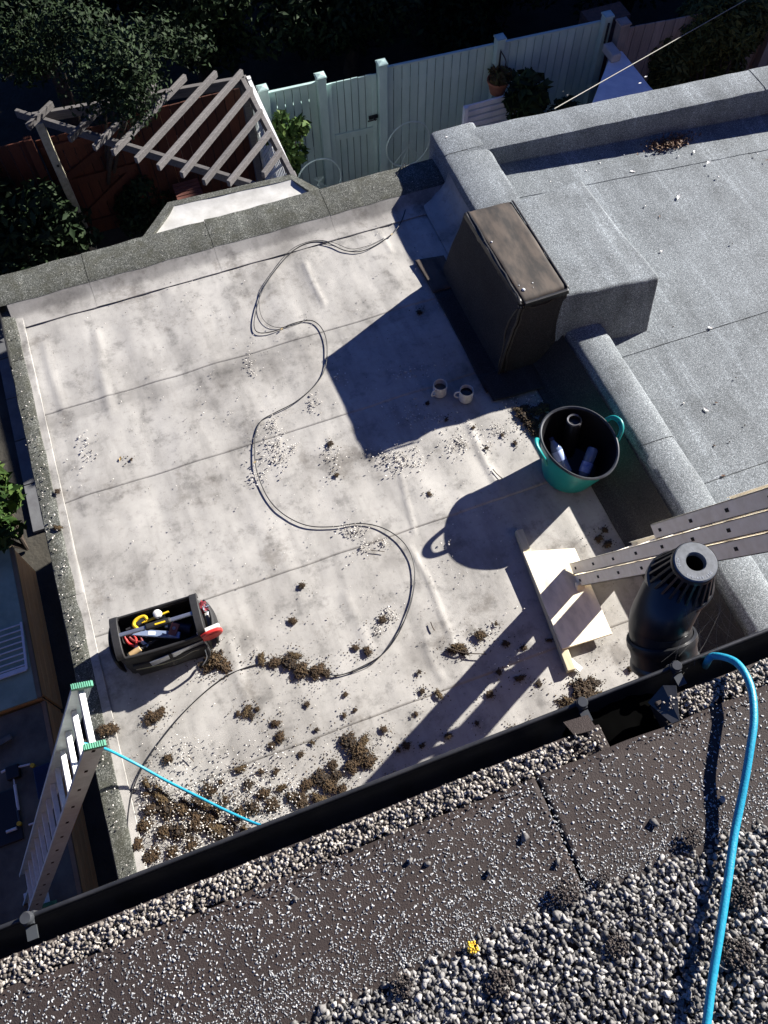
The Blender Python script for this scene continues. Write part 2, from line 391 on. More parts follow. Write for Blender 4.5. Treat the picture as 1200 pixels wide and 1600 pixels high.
def leafcloud(name, centers, radii, n, size, m, parent=None, kind=None, shell=.55, long=1.8, up=.3):
    """many small folded leaves spread through overlapping clumps"""
    C = np.asarray(centers, float); Rr = np.asarray(radii, float)
    if Rr.ndim == 1: Rr = np.repeat(Rr[:,None], 3, 1)
    w = Rr.prod(1)**(2/3); k = RNG.choice(len(C), n, p=w/w.sum())
    d = RNG.normal(size=(n,3)); d /= np.linalg.norm(d, axis=1)[:,None]
    r = RNG.uniform(shell, 1.0, n)**.7
    P = C[k]+d*Rr[k]*r[:,None]
    nrm = d*.7+RNG.normal(size=(n,3))*.6+np.array([0,0,up]); nrm /= np.linalg.norm(nrm, axis=1)[:,None]
    t = np.cross(nrm, RNG.normal(size=(n,3))); t /= np.linalg.norm(t, axis=1)[:,None]; s = np.cross(nrm, t)
    sz = size*RNG.uniform(.6,1.4,n)[:,None]
    a = P-t*sz*long*.5; b = P+s*sz*.4+nrm*sz*.12; c = P+t*sz*long*.5; e = P-s*sz*.4+nrm*sz*.12
    V = np.stack([a,b,c,e],1).reshape(-1,3); base = np.arange(n)[:,None]*4
    F = np.concatenate([base+np.array([0,1,2]), base+np.array([0,2,3])],1).reshape(-1,3)
    return npmesh(name, V, F, m, parent, kind)
def clump_centers(c, R, n, r):
    c = np.array(c, float); d = RNG.normal(size=(n,3)); d /= np.linalg.norm(d,axis=1)[:,None]
    return c+d*np.array(R)*RNG.uniform(.2,1,n)[:,None]**.6, RNG.uniform(.6,1.3,n)*r

# ------------------------------------------------------------------ SETTING: ground
def sheet(name, x0,x1,y0,y1, z, m, kind='structure', step=None, amp=0):
    g = G(); g.add([(x0,y0,z),(x1,y0,z),(x1,y1,z),(x0,y1,z)], [(0,1,2,3)]); return g.build(name, m, kind=kind)
sheet('ground', -150,150,-150,150, -3.5, m_ground)
pav = empty('garden_paving', (0,0,0), kind='structure')
xs = -3.2
k = 0
slab = None
for ix in range(16):
    for iy in range(7):
        x0 = -2.2+ix*.6; y0 = 4.9+iy*.6
        if y0 > 8.0-.0 and x0 < 6: continue
        if slab is None:
            slab = G().box((0,0,-.03),(.588,.588,.012)).build('paving_slab', m_paving, pav, bevel=.004); s = slab
        else:
            s = slab.copy(); col.objects.link(s)
        s.location = (x0, y0, -3.47+RNG.uniform(-.002,.002))
g = G()
for ix in range(3):
    pass
side = empty('side_passage_paving', (0,0,0), kind='structure')
for iy in range(12):
    s = slab.copy(); col.objects.link(s); s.parent = side; s.location = (-1.82, -2.0+iy*.6, -3.47)

# ------------------------------------------------------------------ lower flat roof (pale felt)
ext = wroot('flat_roof_extension', (.5,2.5,-3.5), 'single storey extension with pale dirty felt flat roof and mineral felt edges', 'building')
g = G().box((-1.13,.0,-3.5),(2.2,4.73,-.06)); g.build('wall', m_sidewall, ext)
JO = [4.52, 3.585, 2.905, 2.0, 1.036, .02]
RIDGES = []
def ridge(pts, h, w): RIDGES.append(([W(*p).to_2d() for p in pts], h, w))
ridge([(626,742),(632,768),(640,800),(648,832)], .006, .010)
ridge([(640,855),(655,880),(668,905),(680,935),(692,965),(707,1000),(716,1030)], .010, .009)
ridge([(733,665),(748,700),(765,735),(782,765)], .009, .022)
ridge([(476,412),(488,440),(506,475)], .007, .016)
ridge([(600,330),(615,350),(640,385),(648,410)], .006, .02)
ridge([(590,360),(600,375),(612,395)], .006, .018)
ridge([(665,1000),(672,1030),(690,1060)], .005, .02)
ridge([(540,930),(560,975),(575,1010)], .006, .03)
ridge([(360,1010),(375,1060),(390,1100)], .005, .03)
ridge([(150,520),(160,580),(172,640)], .006, .035)
ridge([(70,540),(85,600),(100,640)], .006, .03)
def felt_height(X, Y):
    Z = np.zeros_like(X)
    for i in range(X.shape[0]):
        for j in range(X.shape[1]):
            x, y = X[i,j], Y[i,j]
            Z[i,j] = .0075*noise.noise(Vector((x*5.2+.25*y, y*1.25, 1.7)))+.0045*noise.noise(Vector((x*2.1, y*2.4, 5.)))+.0016*noise.noise(Vector((x*15, y*7, 9.)))
    for pts, h, w in RIDGES:
        D = np.full(X.shape, 9.)
        for a, b in zip(pts[:-1], pts[1:]):
            dx, dy = b.x-a.x, b.y-a.y; L = dx*dx+dy*dy
            t = np.clip(((X-a.x)*dx+(Y-a.y)*dy)/L, 0, 1)
            D = np.minimum(D, np.hypot(X-a.x-t*dx, Y-a.y-t*dy))
        Z += h*np.exp(-(D/w)**2)
    return Z
for si in range(5):
    y1, y0 = JO[si]+.01, JO[si+1]-.012
    x0 = -1.06; x1 = 2.12
    nx = int((x1-x0)/.016); ny = max(4, int((y1-y0)/.016))
    xs = np.linspace(x0, x1, nx); ys = np.linspace(y0, y1, ny); X, Y = np.meshgrid(xs, ys)
    # wavy lower edge
    for i in range(nx):
        wv = .006*noise.noise(Vector((xs[i]*4, si*7., 0))); Y[:,i] += wv*(1-(ys-y0)/(y1-y0))
    Z = felt_height(X, Y)+.0009*np.clip(1-(Y-y0)/.5, 0, 1)+.0015   # each sheet laps over the one nearer the house
    V = np.stack([X,Y,Z],-1).reshape(-1,3)
    a = (np.arange(ny-1)[:,None]*nx+np.arange(nx-1)[None]).ravel(); F = np.stack([a,a+1,a+1+nx,a+nx],1)
    # thickness lip on the lapped edge
    lip = V[:nx].copy(); lip[:,2] -= .0015; b0 = len(V); V = np.concatenate([V, lip])
    i = np.arange(nx-1); F = np.concatenate([F, np.stack([b0+i, b0+i+1, i+1, i],1)])
    npmesh('felt_sheet', V, F, m_pale, ext, smooth=True)
# pale upstand strips round the edge (they lap the sheets) and the mineral rim, cut into lengths at its joints
def wobble_strip(name, prof_pts, a0, a1, fn, m, parent, n=60, amp=.004, seed=0):
    """sweep a cross-section along one axis; fn(s, u, z) -> world point"""
    V = []; k = len(prof_pts)
    for i in range(n+1):
        s = a0+(a1-a0)*i/n
        for j,(u,z) in enumerate(prof_pts):
            wv = amp*noise.noise(Vector((s*6+seed, j*3.1, 2)))
            V.append(fn(s, u+wv, z+.5*wv))
    F = [(i*k+j, i*k+j+1, (i+1)*k+j+1, (i+1)*k+j) for i in range(n) for j in range(k-1)]
    g = G(); g.add(V, F); return g.build(name, m, parent, smooth=True)
fy = lambda s,u,z: (s, u, z); fx = lambda s,u,z: (u, s, z)
# back edge: outer face, top, inner slope
cut = [ -1.16, W(130,410,.09).x, W(330,375,.09).x, W(500,300,.09).x, 2.13 ]
for a, b in zip(cut[:-1], cut[1:]):
    wobble_strip('edge_felt', [(4.775,-.16),(4.775,.07),(4.765,.088),(4.66,.094),(4.54,.086),(4.505,.07)], a+.002, b-.002, fy, m_rim, ext, n=40, amp=.007, seed=a)
    wobble_strip('upstand_felt', [(4.53,.080),(4.50,.066),(4.45,.024),(4.41,.0125),(4.33,.0098),(4.328,.006)], a+.001+(.06 if a < -1.1 else 0), b-.001, fy, m_pale, ext, n=40, amp=.004, seed=a+3)
cuty = [0.02, W(118,920,.09).y, W(75,690,.09).y, W(30,550,.09).y, 4.50]
for a, b in zip(cuty[:-1], cuty[1:]):
    wobble_strip('edge_felt', [(-1.175,-.16),(-1.175,.006),(-1.168,.016),(-1.12,.020),(-1.080,.019),(-1.072,.014)], a+.002, b-.002, fx, m_rim, ext, n=50, amp=.006, seed=a+9)
    wobble_strip('upstand_felt', [(-1.082,.0150),(-1.072,.0145),(-1.055,.0140),(-1.04,.0135),(-1.03,.0130),(-1.027,.009)], a+.001, b-.001, fx, m_pale, ext, n=50, amp=.003, seed=a+5)
g = G().box((-1.165,4.0,-.16),(-1.159,4.78,.05)); g.build('fascia', m_black, ext)
# bay roof beyond the back edge
bz = -.06
bo = [W(203,372,bz), W(262,316,bz), W(456,272,bz), W(516,294,bz)]
bay_o = [(bo[0].x-.05,4.775),(bo[1].x,bo[1].y),(bo[2].x,bo[2].y),(bo[3].x+.02,4.775)]
inn = [(bay_o[0][0]+.085,4.78),(bay_o[1][0]+.035,bay_o[1][1]-.06),(bay_o[2][0]-.02,bay_o[2][1]-.06),(bay_o[3][0]-.10,4.78)]
G().prism(bay_o, -3.5, bz-.05).build('bay_wall', m_render, ext)
for i in range(3):
    a,b,c,d = bay_o[i], bay_o[i+1], inn[i+1], inn[i]
    g = G(); g.add([(a[0],a[1],bz-.14),(b[0],b[1],bz-.14),(b[0],b[1],bz),(a[0],a[1],bz),(c[0],c[1],bz+.006),(d[0],d[1],bz+.006),(c[0],c[1],bz-.05),(d[0],d[1],bz-.05)],
        [(0,1,2,3),(3,2,4,5),(5,4,6,7)]); g.build('bay_edge_felt', m_rim, ext)
g = G(); n = 24; V = []
for j in range(9):
    for i in range(n+1):
        u = i/n; t = j/8
        p0 = Vector(inn[0]).lerp(Vector(inn[3]), u); q = Vector(inn[1]).lerp(Vector(inn[2]), u); p = p0.lerp(q, t)
        V.append((p.x, p.y, bz-.018+.006*noise.noise(Vector((p.x*5,p.y*9,3)))+.02*abs(2*t-1)**6))
g.add(V, [(j*(n+1)+i, j*(n+1)+i+1, (j+1)*(n+1)+i+1, (j+1)*(n+1)+i) for j in range(8) for i in range(n)])
g.build('bay_roof_felt', M('cream_painted_felt',(.56,.55,.52),(.42,.41,.38),scale=9,rough=.6,bump=.0008), ext, smooth=True)

# ------------------------------------------------------------------ right-hand extension (grey felt roof)
nb = wroot('neighbouring_extension', (4.5,2.5,-3.5), 'neighbouring extension with grey mineral felt roof behind a felted parapet', 'building')
YB = lambda x: 4.80-.098*(x-2.11)
XE = 9.0
g = G(); g.prism([(2.30,.0),(XE,.0),(XE,YB(XE)-.02),(2.30,YB(2.3)-.02)], -3.5, .0); g.build('wall', m_brick, nb)
# roof sheets
def zfloor(x, y): return .098-.012*(x-2.4)+.003*noise.noise(Vector((x*3,y*1.5,4)))+.0025*noise.noise(Vector((x*9,y*9,1)))
def floor_sheet(x0,x1,y0,y1,lift):
    nx = int((x1-x0)/.05)+2; ny = int((y1-y0)/.05)+2; V = []
    for j in range(ny):
        for i in range(nx):
            x = x0+(x1-x0)*i/(nx-1); y = y0+(y1-y0)*j/(ny-1); V.append((x,y,zfloor(x,y)+lift))
    b = len(V)
    for i in range(nx): V.append((V[i][0],V[i][1],V[i][2]-.006))
    F = [(j*nx+i, j*nx+i+1, (j+1)*nx+i+1, (j+1)*nx+i) for j in range(ny-1) for i in range(nx-1)]+[(b+i,b+i+1,i+1,i) for i in range(nx-1)]
    g = G(); g.add(V,F); g.build('felt_sheet', m_grey, nb, smooth=True)
floor_sheet(2.3, XE, W(1000,545,.13).y, 4.16, .005)
floor_sheet(2.3, XE, W(1000,545,.13).y-1.0, W(1000,545,.13).y+.02, .0)
floor_sheet(2.3, XE, .3, W(1000,545,.13).y-.98, -.005)
for sg in (4.12,):
    V = []; n = 90
    for i in range(n+1):
        x = 2.35+(XE-2.35)*i/n; yy = 4.18-.098*(x-2.4)*1.0
        for (dy, dz) in ((-.02,.001),(-.02,.006),(.08,.007),(.2,.009),(.33,.02)):
            V.append((x, yy+dy+.004*noise.noise(Vector((x*5,dy,0))), zfloor(x,yy)+dz+.003))
    g = G(); g.add(V, [(i*5+j, (i+1)*5+j, (i+1)*5+j+1, i*5+j+1) for i in range(n) for j in range(4)])
    g.build('felt_sheet', m_grey, nb, smooth=True)
# left parapet (two lengths: behind and in front of the raised box), rounded felt
def parapet(prof, a0, a1, fn, name='parapet', m=m_grey, amp=.0045, n=60, seed=0):
    return wobble_strip(name, prof, a0, a1, fn, m, nb, n=n, amp=amp, seed=seed)
JP = W(720,237,.26).y
pp1 = lambda dx: [(2.113+dx,-.1),(2.118+dx,.24),(2.126+dx,.258),(2.15+dx,.266),(2.43+dx,.264),(2.455+dx,.257),(2.466+dx,.24),(2.47+dx,.03)]
parapet(pp1(0), 3.55, JP-.001, fx, seed=1)
parapet([(u,z+.004) for u,z in pp1(0)], JP-.001, 4.82, fx, seed=1, n=20)
JP2 = W(820,690,.26).y if False else W(1020,690,.26).y
pp2 = [(2.20,.10),(2.235,.215),(2.25,.245),(2.285,.262),(2.42,.262),(2.475,.248),(2.50,.215),(2.515,.10)]
def fx2(s,u,z): return (u+.035*(2.8-s)/1.9, s, z)
parapet(pp2, JP2, 3.0, fx2, seed=5)
parapet([(u,z-.005) for u,z in pp2], .26, JP2+.006, fx2, seed=5)
# sloped felt face down to the pale roof
def fx3(s,u,z): return (u+.02*(2.8-s)/1.9, s, z)
wobble_strip('upstand_felt', [(1.985,.010),(1.99,.014),(2.055,.03),(2.10,.07),(2.17,.17),(2.225,.235)], W(960,690,.0).y, 3.0, fx3, m_flash, nb, amp=.006, n=60, seed=8)
wobble_strip('upstand_felt', [(1.985,.006),(1.99,.010),(2.055,.027),(2.10,.067),(2.17,.167),(2.225,.23)], .26, W(960,690,.0).y+.004, fx3, m_flash, nb, amp=.006, n=60, seed=8)
m_bluepale = m_pale
wobble_strip('upstand_felt', [(1.90,.010),(1.91,.014),(1.99,.022),(2.05,.05),(2.10,.12),(2.117,.20)], 3.62, 4.47, fx, m_pale, nb, amp=.006, n=40, seed=12)
# back parapet
def fb(s,u,z): return (s, YB(s)+u, z+.022*(s-2.1))
BPF = [(0,-.3),(0,.235),(-.006,.255),(-.025,.262),(-.23,.262),(-.252,.256),(-.26,.24),(-.265,.04)]
parapet(BPF, 2.30, 4.6, fb, seed=2, amp=.005)
parapet([(u,z+.003) for u,z in BPF], 4.6, XE, fb, seed=2, amp=.005)
G().prism([(2.12,4.75),(2.46,4.75),(2.46,YB(2.46)-.004),(2.12,YB(2.12)-.004)], -3.5, .2).build('wall', m_brick, nb)
# end cap faces of the corner
g = G(); g.add([(2.118,4.818,-.3),(2.5,4.79,-.3),(2.5,4.79,.25),(2.118,4.818,.25)], [(0,1,2,3)]); g.build('corner_flashing', m_grey, nb)
# raised grey felted block behind the brown box
def soft_block(poly_top, ztop, poly_bot, zbot, name, m, parent, seed=0, r=.03, amp=.006, nu=26):
    """a felt-wrapped box: rounded arrises, slightly uneven faces"""
    T = [Vector((*p,ztop[i])) for i,p in enumerate(poly_top)]; B = [Vector((*p,zbot[i])) for i,p in enumerate(poly_bot)]
    V = []; F = []
    def grid(a,b,c,d,nu,nv):
        b0 = len(V)
        for j in range(nv+1):
            for i in range(nu+1):
                p = a.lerp(b,i/nu).lerp(d.lerp(c,i/nu), j/nv); V.append(p)
        for j in range(nv):
            for i in range(nu): F.append((b0+j*(nu+1)+i, b0+j*(nu+1)+i+1, b0+(j+1)*(nu+1)+i+1, b0+(j+1)*(nu+1)+i))
    grid(T[0],T[1],T[2],T[3],nu,nu)
    for k in range(4):
        grid(B[k],B[(k+1)%4],T[(k+1)%4],T[k],nu,14)
    c = sum((p for p in T+B), Vector())/8
    out = []
    for p in V:
        q = p-c; w = noise.noise_vector(p*4+Vector((seed,0,0)))
        out.append(p+w*amp+noise.noise_vector(p*14)*amp*.3)
    g = G(); g.add(out, F); o = g.build(name, m, parent)
    import bmesh
    bm = bmesh.new(); bm.from_mesh(o.data); bmesh.ops.remove_doubles(bm, verts=bm.verts, dist=.0008)
    bmesh.ops.recalc_face_normals(bm, faces=bm.faces); bm.to_mesh(o.data); bm.free()
    o.data.polygons.foreach_set('use_smooth', [True]*len(o.data.polygons))
    md = o.modifiers.new('b','BEVEL'); md.width = r; md.segments = 4; md.limit_method = 'ANGLE'; md.angle_limit = math.radians(50)
    return o
soft_block([(2.18,2.885),(2.853,2.845),(2.775,3.79),(2.16,3.70)], [.545,.49,.49,.545], [(2.18,2.80),(2.835,2.745),(2.80,3.86),(2.16,3.80)], [.1]*4, 'raised_felt_block', m_block, nb, seed=3, r=.022, amp=.009)

# ------------------------------------------------------------------ brown felted box
bx = wroot('felted_upstand_box', (1.95,3.3,0), 'tall box wrapped in weathered brown black felt standing against the grey block', 'roof box')
soft_block([(1.905,2.885),(2.222,2.892),(2.207,3.68),(1.88,3.70)], [.57,.575,.575,.57], [(1.80,2.83),(2.26,2.80),(2.26,3.79),(1.79,3.78)], [.012]*4, 'felt_wrapping', m_flash, bx, seed=9, r=.012, amp=.012)
tp = [(1.925,2.89),(2.222,2.895),(2.207,3.685),(1.90,3.695)]
n = 20; V = []
for j in range(n+1):
    for i in range(n+1):
        p = Vector(tp[0]).lerp(Vector(tp[1]), i/n).lerp(Vector(tp[3]).lerp(Vector(tp[2]), i/n), j/n)
        e = min(i,j,n-i,n-j)
        wv = .006*noise.noise(Vector((p.x*12,p.y*12,0))) if e == 0 else 0
        V.append((p.x+wv, p.y+wv, .588+.004*noise.noise(Vector((p.x*8,p.y*5,2)))-(.008 if e == 0 else 0)))
g = G(); g.add(V, [(j*(n+1)+i, j*(n+1)+i+1, (j+1)*(n+1)+i+1, (j+1)*(n+1)+i) for j in range(n) for i in range(n)])
g.build('cap_felt', m_brown, bx, smooth=True, solid=.005)
# folded seams
for pts, r in [([(1.905,3.69,.592),(1.91,3.3,.590),(1.915,3.0,.590),(1.91,2.885,.585)], .007), ([(1.89,3.7,.57),(1.895,3.35,.565),(1.90,3.0,.563),(1.90,2.875,.56)], .006),
               ([(1.91,2.875,.57),(1.87,2.86,.40),(1.835,2.845,.22),(1.80,2.825,.02)], .008), ([(1.93,2.876,.55),(1.89,2.858,.38),(1.855,2.842,.2),(1.84,2.815,.02)], .006),
               ([(1.895,2.89,.55),(1.86,2.90,.45),(1.85,2.91,.36),(1.83,2.87,.2),(1.80,2.84,.08)], .005), ([(1.95,2.882,.545),(2.05,2.88,.53),(2.2,2.884,.56)], .005)]:
    g = G().tube([Vector(p)+noise.noise_vector(Vector(p)*20)*.006 for p in catmull(pts,6)], r, 6); g.build('bitumen_seam', m_bitumen, bx, smooth=True)
for k, (a_, b_) in enumerate((((1.93,2.885),(2.22,2.888)),((1.915,2.90),(1.893,3.69)),((2.222,2.90),(2.21,3.68)))):
    V = []; n = 40
    for i in range(n+1):
        p = Vector((*a_,.592)).lerp(Vector((*b_,.592)), i/n); nrm_ = Vector((b_[1]-a_[1], -(b_[0]-a_[0]), 0)).normalized()*(1 if k == 0 else -1 if k == 1 else 1)
        q_ = .012+.014*abs(noise.noise(Vector((i*.33,k*5,0))))
        V += [p-nrm_*.006, p+nrm_*.008+Vector((0,0,-.003)), p+nrm_*(.012+.3*q_)+Vector((0,0,-q_-.012))]
    g = G(); g.add(V, [(3*i+j, 3*i+j+1, 3*i+j+4, 3*i+j+3) for i in range(n) for j in range(2)]); g.build('edge_flap', m_bitumen, bx, smooth=True, solid=.003)
# apron felt strips lying on the pale roof round the box
def lay(name, poly, z, m, parent, th=.006, n=14):
    a,b,c,d = [Vector(p) for p in poly]; V = []
    for j in range(n+1):
        for i in range(n+1):
            p = a.lerp(b,i/n).lerp(d.lerp(c,i/n), j/n); w_ = noise.noise_vector(Vector((p.x*6,p.y*6,0)))*.006
            V.append((p.x+w_.x, p.y+w_.y, z+.003*noise.noise(Vector((p.x*9,p.y*9,1)))))
    g = G(); g.add(V, [(j*(n+1)+i, j*(n+1)+i+1, (j+1)*(n+1)+i+1, (j+1)*(n+1)+i) for j in range(n) for i in range(n)])
    return g.build(name, m, parent, smooth=True, solid=th)
ya = W(700,455).y
lay('apron_felt', [(1.675,2.72),(1.86,2.74),(1.86,ya),(1.668,ya)], .017, m_flash, bx)
lay('apron_felt', [(1.660,ya+.004),(1.86,ya+.004),(1.86,3.90),(1.655,3.93)], .021, m_brown, bx)
lay('apron_felt', [(1.685,2.64),(2.05,2.62),(2.05,2.86),(1.685,2.86)], .0245, m_flash, bx)
# white droppings
for p, s in (((768,378),.007),((818,453),.012),((811,446),.005),((832,442),.005),((833,449),.004)):
    q = W(*p, .592); scatter('bird_dropping', [q], [s], PEBS, ICO1[1], m_whitep, bx, kind=None)

# ------------------------------------------------------------------ main house roof the picture is taken from
hs = wroot('main_house', (0,-2,-3.5), 'main house whose gravelled flat roof edge runs across the foreground', 'building')
G().box((-7,-8,-3.5),(7,.06,2.80)).build('wall', m_brick, hs)
zr = 2.93
n0, n1 = W(957,1170,zr).x, W(1043,1130,zr).x       # apron gap opened to give the black of the pipe's shadow
m_deck = M('dark_roof_bed', (.03,.028,.025), (.02,.018,.016), scale=9, rough=.9)
G().box((-7,-8,2.80),(7,.10,2.915)).build('roof_deck', m_deck, hs)
for a, b in ((-7,n0),(n1,7)):
    G().box((a,.10,2.885),(b,.200,2.924)).build('drip_apron', m_band, hs, bevel=.003)
def band_z(x, y):
    e = min(abs(x-q) for q in (-1.0, W(868,1290,zr).x))
    return zr+.010+.0022*noise.noise(Vector((x*6,y*6,0)))+.0025*max(0,1-e/.02)
# felt band, in three lengths with open joints
jx = [-7, -1.0, W(868,1290,zr).x, 7]
for a, b in zip(jx[:-1], jx[1:]):
    nx = max(2,int((b-a)/.012)); V = []; ny = 10
    for i in range(nx+1):
        x = a+.002+(b-a-.004)*i/nx
        for j in range(ny+1):
            y = -.12+.272*j/ny
            V.append((x, y+(.004*noise.noise(Vector((x*9,3,0))) if j == ny else 0), band_z(x, y)-(.006 if j == ny else 0)))
    g = G(); g.add(V, [(i*(ny+1)+j, (i+1)*(ny+1)+j, (i+1)*(ny+1)+j+1, i*(ny+1)+j+1) for i in range(nx) for j in range(ny)])
    g.build('felt_band', m_band, hs, smooth=True, solid=.006)
G().box((-7,-8,2.915),(7,-.10,2.936)).build('gravel_bed', m_deck, hs)
# gutter: half-round section with rolled lip
prof = []
for k in range(15):
    an = math.pi*k/14; prof.append((.195-.055*math.cos(an), 2.895-.068*math.sin(an)))
V = []; nn = 120
for i in range(nn+1):
    x = -7+14*i/nn
    for u,z in prof: V.append((x,u,z))
kk = len(prof)
g = G(); g.add(V, [(i*kk+j, (i+1)*kk+j, (i+1)*kk+j+1, i*kk+j+1) for i in range(nn) for j in range(kk-1)])
gut = g.build('gutter', m_gutter, hs, smooth=True, solid=.003)
def child(g, name, m, parent, **kw):
    o = g.build(name, m, None, **kw); o.data.transform(Matrix.Translation(-parent_world(parent))); o.parent = parent; return o
def parent_world(p):
    v = Vector((0,0,0))
    while p is not None: v = v+p.location; p = p.parent
    return v
child(G().tube([(-7,.2515,2.896),(7,.2515,2.896)], .0042, 10), 'gutter_lip', m_gutter, gut, smooth=True)
for cx in (W(1062,1056,2.9).x, W(912,1107,2.9).x, W(45,1444,2.9).x):
    g = G(); g.box((cx-.008,.238,2.893),(cx+.008,.258,2.902)); g.box((cx-.011,.253,2.85),(cx+.011,.2585,2.90))
    g.lathe([(0,.012),(.009,.012),(.011,.009),(.011,-.002)], 16, (cx,.249,2.901)); g.box((cx-.009,.214,2.888),(cx+.009,.236,2.893))
    child(g, 'gutter_clip', M('grey_black_clip',(.06,.065,.07),rough=.35) if cx > 1 else m_tubrim, gut, smooth=True)
# torn end of the black apron by the gap
g = G(); g.add([(n1+.002,.15,2.945),(n1+.016,.150,2.948),(n1+.050,.212,2.930),(n1+.030,.222,2.922),(n1-.006,.205,2.905)], [(0,1,2,3,4)]); g.build('torn_apron', m_gutter, hs, solid=.003)
g = G(); g.add([(n0-.055,.196,2.932),(n0-.012,.19,2.935),(n0-.012,.222,2.922),(n0-.06,.226,2.918)], [(0,1,2,3)]); g.build('torn_apron', m_band, hs, solid=.003)

# black sheet in the gutter at the gap, stands in for the pipe's shadow
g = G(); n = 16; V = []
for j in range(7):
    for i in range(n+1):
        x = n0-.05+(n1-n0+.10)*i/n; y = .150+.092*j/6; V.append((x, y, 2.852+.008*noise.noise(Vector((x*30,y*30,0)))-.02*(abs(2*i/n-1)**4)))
g.add(V, [(j*(n+1)+i, j*(n+1)+i+1, (j+1)*(n+1)+i+1, (j+1)*(n+1)+i) for j in range(6) for i in range(n)]); g.build('gutter_shadow_fill', M('black_shadow_fill',(.0022,.0022,.0022),rough=1.0,spec=0), hs, smooth=True)
# gravel and grit
def inside(x,y): return True
P = []; S = []
for layer in range(3):
    n = [8000,11000,11000][layer]
    for i in range(n):
        x = RNG.uniform(-.42,1.10); y = RNG.uniform(-.42,-.035)
        edge = -.045-.012*noise.noise(Vector((x*8,0,1)))
        if y > edge-.004*layer*2: continue
        s = RNG.uniform(.0030,.0068)*(1.3 if RNG.random() < .07 else 1); P.append((x,y,2.940+.004*layer+RNG.uniform(-.001,.004))); S.append(s)
for i in range(9000):
    x = RNG.uniform(-1.5,2.3); y = RNG.uniform(-.95,-.06)
    if -.40 < x < 1.08 and y > -.41: continue
    P.append((x,y,2.942+RNG.uniform(0,.006))); S.append(RNG.uniform(.0055,.0095))
scatter('gravel', P, S, ROCKS, ICO2[1], m_stone, hs)
P = []; S = []
for i in range(16000):
    x = RNG.uniform(-1.1,2.0); y = RNG.uniform(.150,.1965-.006*abs(noise.noise(Vector((len(P)*.01,0,0)))))
    if n0-.006 < x < n1+.012: continue
    dens = .95 if not (n0-.09 < x < n1+.05) else .25
    if RNG.random() > dens: continue
    if y < .158 and RNG.random() < .6: continue
    lay_ = RNG.integers(0,3) if y < .2 else 0
    P.append((x,y,2.927+.004*lay_+RNG.uniform(0,.003))); S.append(RNG.uniform(.0024,.0052))
scatter('chippings', P, S, ROCKS, ICO2[1], m_chip, hs)
P = []; S = []
for i in range(36000):
    x = RNG.uniform(-1.0,1.8); y = RNG.uniform(-.05,.148)
    d = .72+.16*noise.noise(Vector((x*7,y*9,2)))+(1.5*max(0,(.03-y)/.06))
    if RNG.random() > d*(.55 if x < jx[2] else .42): continue
    P.append((x,y,band_z(x,y)+.0035)); S.append(RNG.uniform(.0010,.0027)*(1.0 if y > .01 else .8))
scatter('surface_grit', P, S, FLAKES, ICO1[1], m_grain, hs, tilt=.2)
P = [W(*p,2.945) for p in ((462,1405),(1022,1285),(640,1345),(765,1362),(872,1348),(820,1308),(668,1350),(1130,1250))]
for p in P: scatter('stray_stone', [p+Vector((0,0,.002))], [RNG.uniform(.005,.0085)], ROCKS, ICO2[1], m_stone, hs, kind=None)
# moss tufts growing in the gravel
def tuft(name, c, r, m, parent=None, n=120, flat=.5, sz=.16):
    P = []; S = []
    for i in range(n):
        a = RNG.uniform(0,2*math.pi); q = r*math.sqrt(RNG.random())*(1+.35*noise.noise(Vector((math.cos(a)*2+c[0]*31,math.sin(a)*2,c[1]*17))))
        h = math.sqrt(max(0,1-(q/r/1.3)**2))*flat*r
        P.append((c[0]+q*math.cos(a), c[1]+q*math.sin(a), c[2]+h*RNG.uniform(.2,1.0))); S.append(r*sz*RNG.uniform(.5,1.5))
    return P, S
for (px_,py_,r,lab) in ((885,1393,.020,'round brown moss cushion at the end of the dark felt joint'),(1082,1308,.016,'small brown moss cushion in gravel left of the blue rope'),(1160,1400,.022,'brown moss patch in gravel right of the blue rope, upper one'),
        (1150,1490,.024,'brown moss patch in gravel right of the blue rope, lower one'),(962,1478,.018,'brown moss patch in gravel right of the yellow lichen'),(780,1535,.022,'faded brown moss patch in gravel below the yellow lichen'),(628,1540,.018,'dark moss patch near the left edge of the gravel'),
        (945,1370,.011,'grey moss knob at the top edge of the gravel')):
    c = W(px_,py_,2.955); P_, S_ = tuft('m', (c.x,c.y,c.z-.002), r, None, n=170, flat=.5, sz=.11)
    o = scatter('moss_cushion', P_, S_, PEBS, ICO1[1], m_drymoss, None, kind=None); tag(o, lab, 'moss', 'moss cushions in the gravel')
c = W(738,1480,2.955); P_, S_ = tuft('l', (c.x,c.y,c.z), .0095, None, n=60, flat=.35, sz=.2)
o = scatter('lichen_patch', P_, S_, PEBS, ICO1[1], m_lichen, None, kind=None); tag(o, 'small bright yellow lichen patch on the grey gravel', 'lichen')

